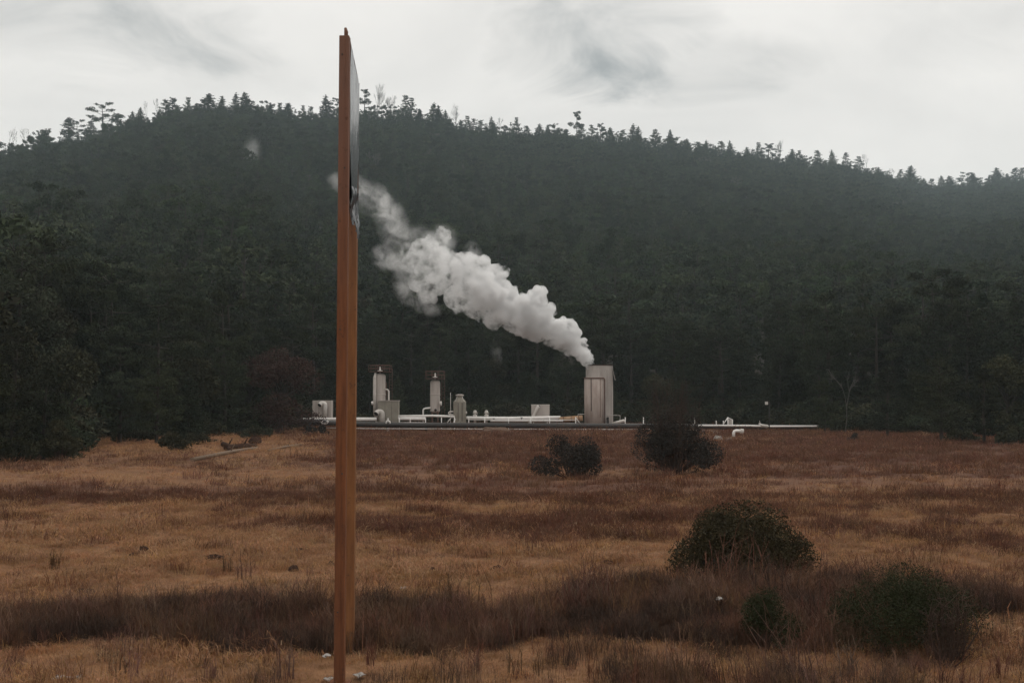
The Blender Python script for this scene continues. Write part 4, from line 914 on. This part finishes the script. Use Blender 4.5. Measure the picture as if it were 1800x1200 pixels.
# ------------------------------------------------------------------ grass and brush
def tuft(nb, h, spread, w, bend, seed, heads=0, side=0):
    rg = np.random.default_rng(seed); Q = []; HQ = []
    for k in range(nb):
        th = rg.uniform(0, 6.283); p = np.array([rg.normal(0, spread), rg.normal(0, spread), -.02]); hh = h * rg.uniform(.5, 1.15)
        d = np.array([math.cos(th), math.sin(th), 0]); s = np.array([-d[1], d[0], 0]) * w * rg.uniform(.7, 1.3); bd = bend * rg.uniform(.2, 1.2) * hh
        p1 = p + d * bd * .3 + np.array([0, 0, hh * .55]); p2 = p + d * bd + np.array([0, 0, hh * (1 - .25 * bend)])
        Q.append([p - s, p + s, p1 + s * .8, p1 - s * .8]); Q.append([p1 - s * .8, p1 + s * .8, p2 + s * .25, p2 - s * .25])
        for q in range(side):
            a = p + (p1 - p) * rg.uniform(.5, 1) if rg.uniform() < .4 else p1 + (p2 - p1) * rg.uniform(0, .9); u = unit(1, rg)[0] * hh * .22; u[2] = abs(u[2]) + .05 * hh
            Q.append([a - s * .5, a + s * .5, a + u + s * .3, a + u - s * .3])
        if rg.uniform() < heads:
            u = np.array([0, 0, .035]); HQ.append([p2 - s * 1.6, p2 + s * 1.6, p2 + u + s, p2 + u - s])
    m = MB(); m.quads(np.array(Q), 0)
    if HQ: m.quads(np.array(HQ), 1)
    return m
kt = [proto('tan_tuft', i, tuft(52, .085 + .022 * i, .14, .0035, 1.15, 500 + i), [M['grass_tan']]) for i in range(4)]
kr = [proto('tuft_russet', i, tuft(46, .20 + .05 * i, .14, .0035, .55, 520 + i, .02), [M['grass_red'], M['seed']]) for i in range(3)]
protos = kt + kr
def field(n, dmin, dmax, ulim):
    d = np.sqrt(rng.uniform(dmin ** 2, dmax ** 2, n)); u = rng.uniform(-ulim, ulim, n); return u * d, d
def grass(name, n, dmin, dmax, smin, smax, label):
    x, y = field(n, dmin, dmax, .60); rd = redness(x, y)
    k = rng.uniform(0, 1, n); isr = k < np.clip((rd - .3) * 1.5, .02, .97)
    patch = fbm(x * .9, y * .9, 201)
    keep = (~in_brush(x, y) | (rng.uniform(0, 1, n) < .25)) & (rng.uniform(0, 1, n) < np.clip(.35 + patch * 1.1, 0, 1))
    x, y, isr, patch = x[keep], y[keep], isr[keep], patch[keep]; n = len(x)
    idx = np.where(isr, 4 + rng.integers(0, 3, n), rng.integers(0, 4, n))
    px_, _ = project(x, y, 0.0)
    keep2 = y < np.interp(px_, *D0) + 4; x, y, idx, patch = x[keep2], y[keep2], idx[keep2], patch[keep2]; n = len(x)
    s = rng.uniform(smin, smax, n) * (.25 + 2.0 * patch ** 1.6); rot = np.zeros((n, 3)); rot[:, 2] = rng.uniform(0, 6.28, n); rot[:, :2] = rng.normal(0, .18, (n, 2))
    w = s * np.interp(y, [12, 60, 140], [1, 1.5, 3.2])
    scatter(name, np.stack([x, y, gz(x, y)], -1), rot, np.stack([w, w, s], -1), idx, [o for o in protos], label, 'grass')
grass('meadow_grass', 52000, 11.5, 42, .6, 1.25, 'short matted tan and russet dry grass of the near meadow')
grass('distant_meadow_grass', 46000, 42, 170, .8, 1.5, 'russet and tan dry grass of the far meadow')
kb = [proto('brush', i, tuft(30, .30 + .07 * (i % 4), .11, .0026, .38, 540 + i, .012, 5), [M['brush'] if i < 4 else M['twig'], M['seed']]) for i in range(6)]
x, y = field(52000, 12.5, 24, .60); bpx, bpy_ = project(x, y, 0.0)
fringe = (bpy_ > np.interp(bpx, *BN) - 20) & (rng.uniform(0, 1, len(x)) < np.interp(bpx, [-300, 550, 700, 1000, 1120, 1300, 1520, 1700, 2100], [.03, .04, .05, .06, .20, .26, .14, .06, .05]) * np.clip(fbm(x * 1.6, y * 1.6, 241) * 3 - 1, 0, 1.5))
ok = in_brush(x, y) | fringe; x, y = x[ok], y[ok]; n = len(x)
ok = rng.uniform(0, 1, n) < .55 + .45 * fbm(x * 1.1, y * 1.1, 211); x, y = x[ok], y[ok]; n = len(x)
s = rng.uniform(.6, 1.2, n) * (.35 + 1.15 * fbm(x * .9, y * .9, 221)) * np.where(rng.uniform(0, 1, n) < .09, rng.uniform(1.2, 1.8, n), .95); rot = np.zeros((n, 3)); rot[:, 2] = rng.uniform(0, 6.28, n); rot[:, :2] = rng.normal(0, .1, (n, 2))
scatter('dark_brush', np.stack([x, y, gz(x, y)], -1), rot, np.stack([s, s, s], -1), np.where((fbm(x * .8, y * .8, 231) > .50) & (rng.uniform(0, 1, n) < .75), 4 + rng.integers(0, 2, n), rng.integers(0, 4, n)), kb, 'band of dark brown dry brush across the foreground', 'brush')
# single dark weeds standing in the pale foreground and meadow
WEEDS = [(205, 1185, 60, 'dark upright weed, left one of the pair at lower left'), (235, 1180, 62, 'dark bushy weed, right one of the pair at lower left'), (372, 1195, 45, 'thin forked weed at the bottom left of the posts'), (430, 1015, 50, 'thin dark weed standing on the left meadow above the brush'), (398, 1000, 42, 'pale wispy weed beside the twig heap'), (95, 995, 40, 'wispy weed on the far left meadow'), (545, 1010, 24, 'short dark stem left of the posts'),
         (505, 1185, 75, 'tall dark weed left of the post foot'), (835, 1182, 50, 'dark weed below the middle of the brush'), (905, 1190, 60, 'bushy brown weed in the middle foreground'), (945, 1185, 48, 'thin weed right of the bushy brown one'), (1040, 1192, 44, 'brown weed in the foreground centre right'), (1185, 1180, 80, 'dark weed cluster below the round shrub'), (1235, 1190, 60, 'brown weed right of the dark cluster'), (1490, 1185, 75, 'dark bushy weed below the wide green bush'), (1385, 1178, 45, 'thin brown weed below the small green bush'), (1560, 1180, 40, 'short brown weed below the wide green bush'), (1760, 1195, 62, 'dark weed at the lower right corner'), (1730, 1150, 40, 'thin weed beside the dark twiggy bush'), (650, 1170, 45, 'thin weed right of the post foot')]
wm = [tuft(12 + 5 * i, .30, .035, .0045, .35, 560 + i, .1, 5).mesh('stems', [M['brush'], M['seed']]) for i in range(3)]
for i, (px, py, h, lab) in enumerate(WEEDS):
    b = spot(px, py); s = h * b.y / F / .32; o = bpy.data.objects.new('dry_weed', wm[i % 3]); link(o, None, b); o.scale = (s, s, s); o.rotation_euler = (0, 0, i * 1.1); tag(o, lab, 'weed', 'dark weeds')

# ------------------------------------------------------------------ steam
def volume_mat(name, dens, col=(.98, .98, .98), aniso=.2, kind='solid', nscale=.6, thr=.45, seed=0.0):
    m = bpy.data.materials.new(name); m.use_nodes = True; t = m.node_tree; t.nodes.clear()
    o = N(t, 'ShaderNodeOutputMaterial'); v = N(t, 'ShaderNodeVolumePrincipled', inp={'Color': tuple(col) + (1,), 'Density': dens, 'Anisotropy': aniso}); L(t, v.outputs[0], o.inputs['Volume'])
    if kind != 'even':
        tc_ = N(t, 'ShaderNodeTexCoord'); ge = N(t, 'ShaderNodeNewGeometry')
        nz_ = N(t, 'ShaderNodeTexNoise', noise_dimensions='4D', inp={'W': seed, 'Scale': nscale, 'Detail': 5.0, 'Roughness': .62, 'Distortion': .6 if kind == 'wisp' else .2}); L(t, ge.outputs['Position'], nz_.inputs['Vector'])
        mr_ = N(t, 'ShaderNodeMapRange', interpolation_type='SMOOTHSTEP', inp={1: thr - .10, 2: thr + .17, 3: 0.0, 4: dens}); L(t, nz_.outputs[0], mr_.inputs[0])
        res = mr_.outputs[0]
        if kind == 'solid':    # thins out and breaks up as it drifts away from the tank
            sx = N(t, 'ShaderNodeSeparateXYZ'); L(t, ge.outputs['Position'], sx.inputs[0])
            al = N(t, 'ShaderNodeMapRange', inp={1: -11.0, 2: 8.0, 3: 0.0, 4: 1.0}); L(t, sx.outputs[0], al.inputs[0])
            th_ = math_node(t, 'MULTIPLY_ADD', al.outputs[0], -.085, .465)
            e_ = math_node(t, 'MULTIPLY', math_node(t, 'SUBTRACT', nz_.outputs[0], th_), 6.0, clamp=True)
            res = math_node(t, 'MULTIPLY', e_, math_node(t, 'MULTIPLY_ADD', al.outputs[0], dens * .72, dens * .28))
        if kind == 'wisp':     # fades towards the rim of its own ellipsoid
            ln = N(t, 'ShaderNodeVectorMath', operation='LENGTH'); L(t, tc_.outputs['Object'], ln.inputs[0])
            f_ = math_node(t, 'SUBTRACT', 1.0, ln.outputs['Value'], clamp=True); f_ = math_node(t, 'MULTIPLY', f_, 1.7, clamp=True); res = math_node(t, 'MULTIPLY', res, f_)
        L(t, res, v.inputs['Density'])
    m.cycles.volume_step_rate = {'solid': .10, 'wisp': .35}.get(kind, 1.0)
    return m
AX = [(1043, 652, 11, 0), (1037, 635, 14, 0), (1016, 611, 24, 0), (980, 587, 36, 0), (935, 561, 44, 0), (890, 533, 54, 0), (845, 515, 54, 0), (800, 488, 60, 0), (760, 467, 54, 0)]
PD = 134.6
ax = np.array([list(at(a, b_, PD)) + [m_px(r_, PD)] for a, b_, r_, _ in AX]); seglen = np.concatenate([[0], np.cumsum(np.linalg.norm(np.diff(ax[:, :3], axis=0), axis=1))])
rg = np.random.default_rng(77); sph = []
def axis_at(s): return np.array([np.interp(s, seglen, ax[:, k]) for k in range(4)])
s = 0.0
while s < seglen[-1]:
    q = axis_at(s); R0 = q[3]
    for k in range(7 if R0 > 1.2 else 3):
        u = unit(1, rg)[0]; rr = R0 * rg.uniform(.26, .5); c_ = q[:3] + u * (R0 - rr) * rg.uniform(.55, 1.08); sph.append((c_, rr))
        for j in range(5):
            u2 = unit(1, rg)[0]; u2 = u2 + u * .6 + np.array([.25, 0, .25]); u2 /= np.linalg.norm(u2); r2_ = rr * rg.uniform(.28, .5); c2_ = c_ + u2 * rr * .92; sph.append((c2_, r2_))
            for jj in range(2):
                u3 = unit(1, rg)[0] + u2 * .8; u3 /= np.linalg.norm(u3); sph.append((c2_ + u3 * r2_ * .9, r2_ * rg.uniform(.35, .5)))
    s += max(.35, R0 * .45)
for (px, py, r_) in ((778, 420, 17), (775, 406, 9), (740, 440, 22), (725, 462, 20), (868, 480, 17), (885, 478, 12), (850, 470, 12), (945, 522, 17), (952, 512, 11), (968, 540, 10), (1004, 575, 13), (1015, 585, 9), (735, 495, 20), (750, 515, 20)):
    c_ = np.array(at(px, py, PD + rg.uniform(-1, 1))); sph.append((c_, m_px(r_, PD)))
    for j in range(6):
        u = unit(1, rg)[0]; sph.append((c_ + u * m_px(r_, PD) * .85, m_px(r_, PD) * rg.uniform(.3, .5)))
m = MB(); sv = []; 
ico_n, ico_m = 12, 7
for c_, r_ in sph:
    V = []; 
    for j in range(ico_m + 1):
        ph = math.pi * j / ico_m - math.pi / 2
        for i in range(ico_n): th = 2 * math.pi * i / ico_n; V.append((c_[0] + r_ * math.cos(ph) * math.cos(th), c_[1] + r_ * math.cos(ph) * math.sin(th), c_[2] + r_ * math.sin(ph)))
    m.add(V, [(j * ico_n + i, j * ico_n + (i + 1) % ico_n, (j + 1) * ico_n + (i + 1) % ico_n, (j + 1) * ico_n + i) for j in range(ico_m) for i in range(ico_n)])
raw = bpy.data.objects.new('raw', m.mesh('raw', [])); C.objects.link(raw)
rm = raw.modifiers.new('r', 'REMESH'); rm.mode = 'VOXEL'; rm.voxel_size = .13
bpy.context.view_layer.update(); dg = bpy.context.evaluated_depsgraph_get()
bm_ = bpy.data.meshes.new_from_object(raw.evaluated_get(dg)); bpy.data.objects.remove(raw)
co = np.empty(len(bm_.vertices) * 3, np.float32); bm_.vertices.foreach_get('co', co); co = co.reshape(-1, 3)
plume = thing('steam_plume', at(1041, 645, PD), 'thick white steam plume drifting up left from the tall tank', 'steam')
bm_.materials.clear(); bm_.materials.append(volume_mat('dense_steam', 2.8, (1, 1, 1), kind='solid', nscale=.75, thr=.40, seed=2.0))
bil = obj('billow', bm_, [], plume)
sphm = MB().lathe(0, 0, [(max(.001, math.cos(-math.pi / 2 + math.pi * j / 10)), math.sin(-math.pi / 2 + math.pi * j / 10)) for j in range(11)], 18)
wm_ = volume_mat('thin_steam', .42, kind='wisp', nscale=.55, thr=.52, seed=5.0); sphm = sphm.mesh('wisp', [wm_])
def wisp(parent, px, py, rx, rz_, tilt, dens=None):
    o = bpy.data.objects.new('wisp', sphm); link(o, parent); p = at(px, py, PD + 1)
    o.location = p - Vector(parent.location); o.scale = (m_px(rx, PD), m_px((rx + rz_) / 2, PD), m_px(rz_, PD)); o.rotation_euler = (0, tilt, 0); return o
for a in [(690, 395, 34, 62, -.35), (655, 350, 48, 34, .5), (615, 325, 46, 26, .3), (690, 455, 46, 30, .2), (720, 500, 34, 46, -.3), (775, 420, 34, 30, 0), (745, 535, 40, 20, .45), (830, 450, 20, 30, 0), (735, 430, 46, 40, 0)]: wisp(plume, *a)
def lone_wisp(px, py, d, rx, rz_, dens, label, seed, tilt=0):
    o = bpy.data.objects.new('steam_wisp', sphm.copy()); o.data.materials.clear(); o.data.materials.append(volume_mat('wisp_steam', dens, kind='wisp', nscale=.55 * 134 / d, thr=.48, seed=seed)); link(o)
    o.location = at(px, py, d); o.scale = (m_px(rx, d), m_px(rx, d), m_px(rz_, d)); o.rotation_euler = (0, tilt, 0); return tag(o, label, 'steam')
lone_wisp(442, 268, 560, 20, 34, .05, 'small faint puff of steam rising from the upper left hillside', 9.0, .2)
lone_wisp(872, 618, 140, 12, 26, .35, 'faint thin curl of steam under the plume', 12.0, -.3)

# ------------------------------------------------------------------ haze: even air round the whole place
mb = MB().box(-3600, 3600, -310, 4600, -1.6 - 60, 420)
hzo = obj('haze', mb, volume_mat('pale_air', 1.75e-4, (.75, .91, .98), .0, kind='even')); tag(hzo, 'pale blue haze filling the valley air', 'haze', kind='stuff')
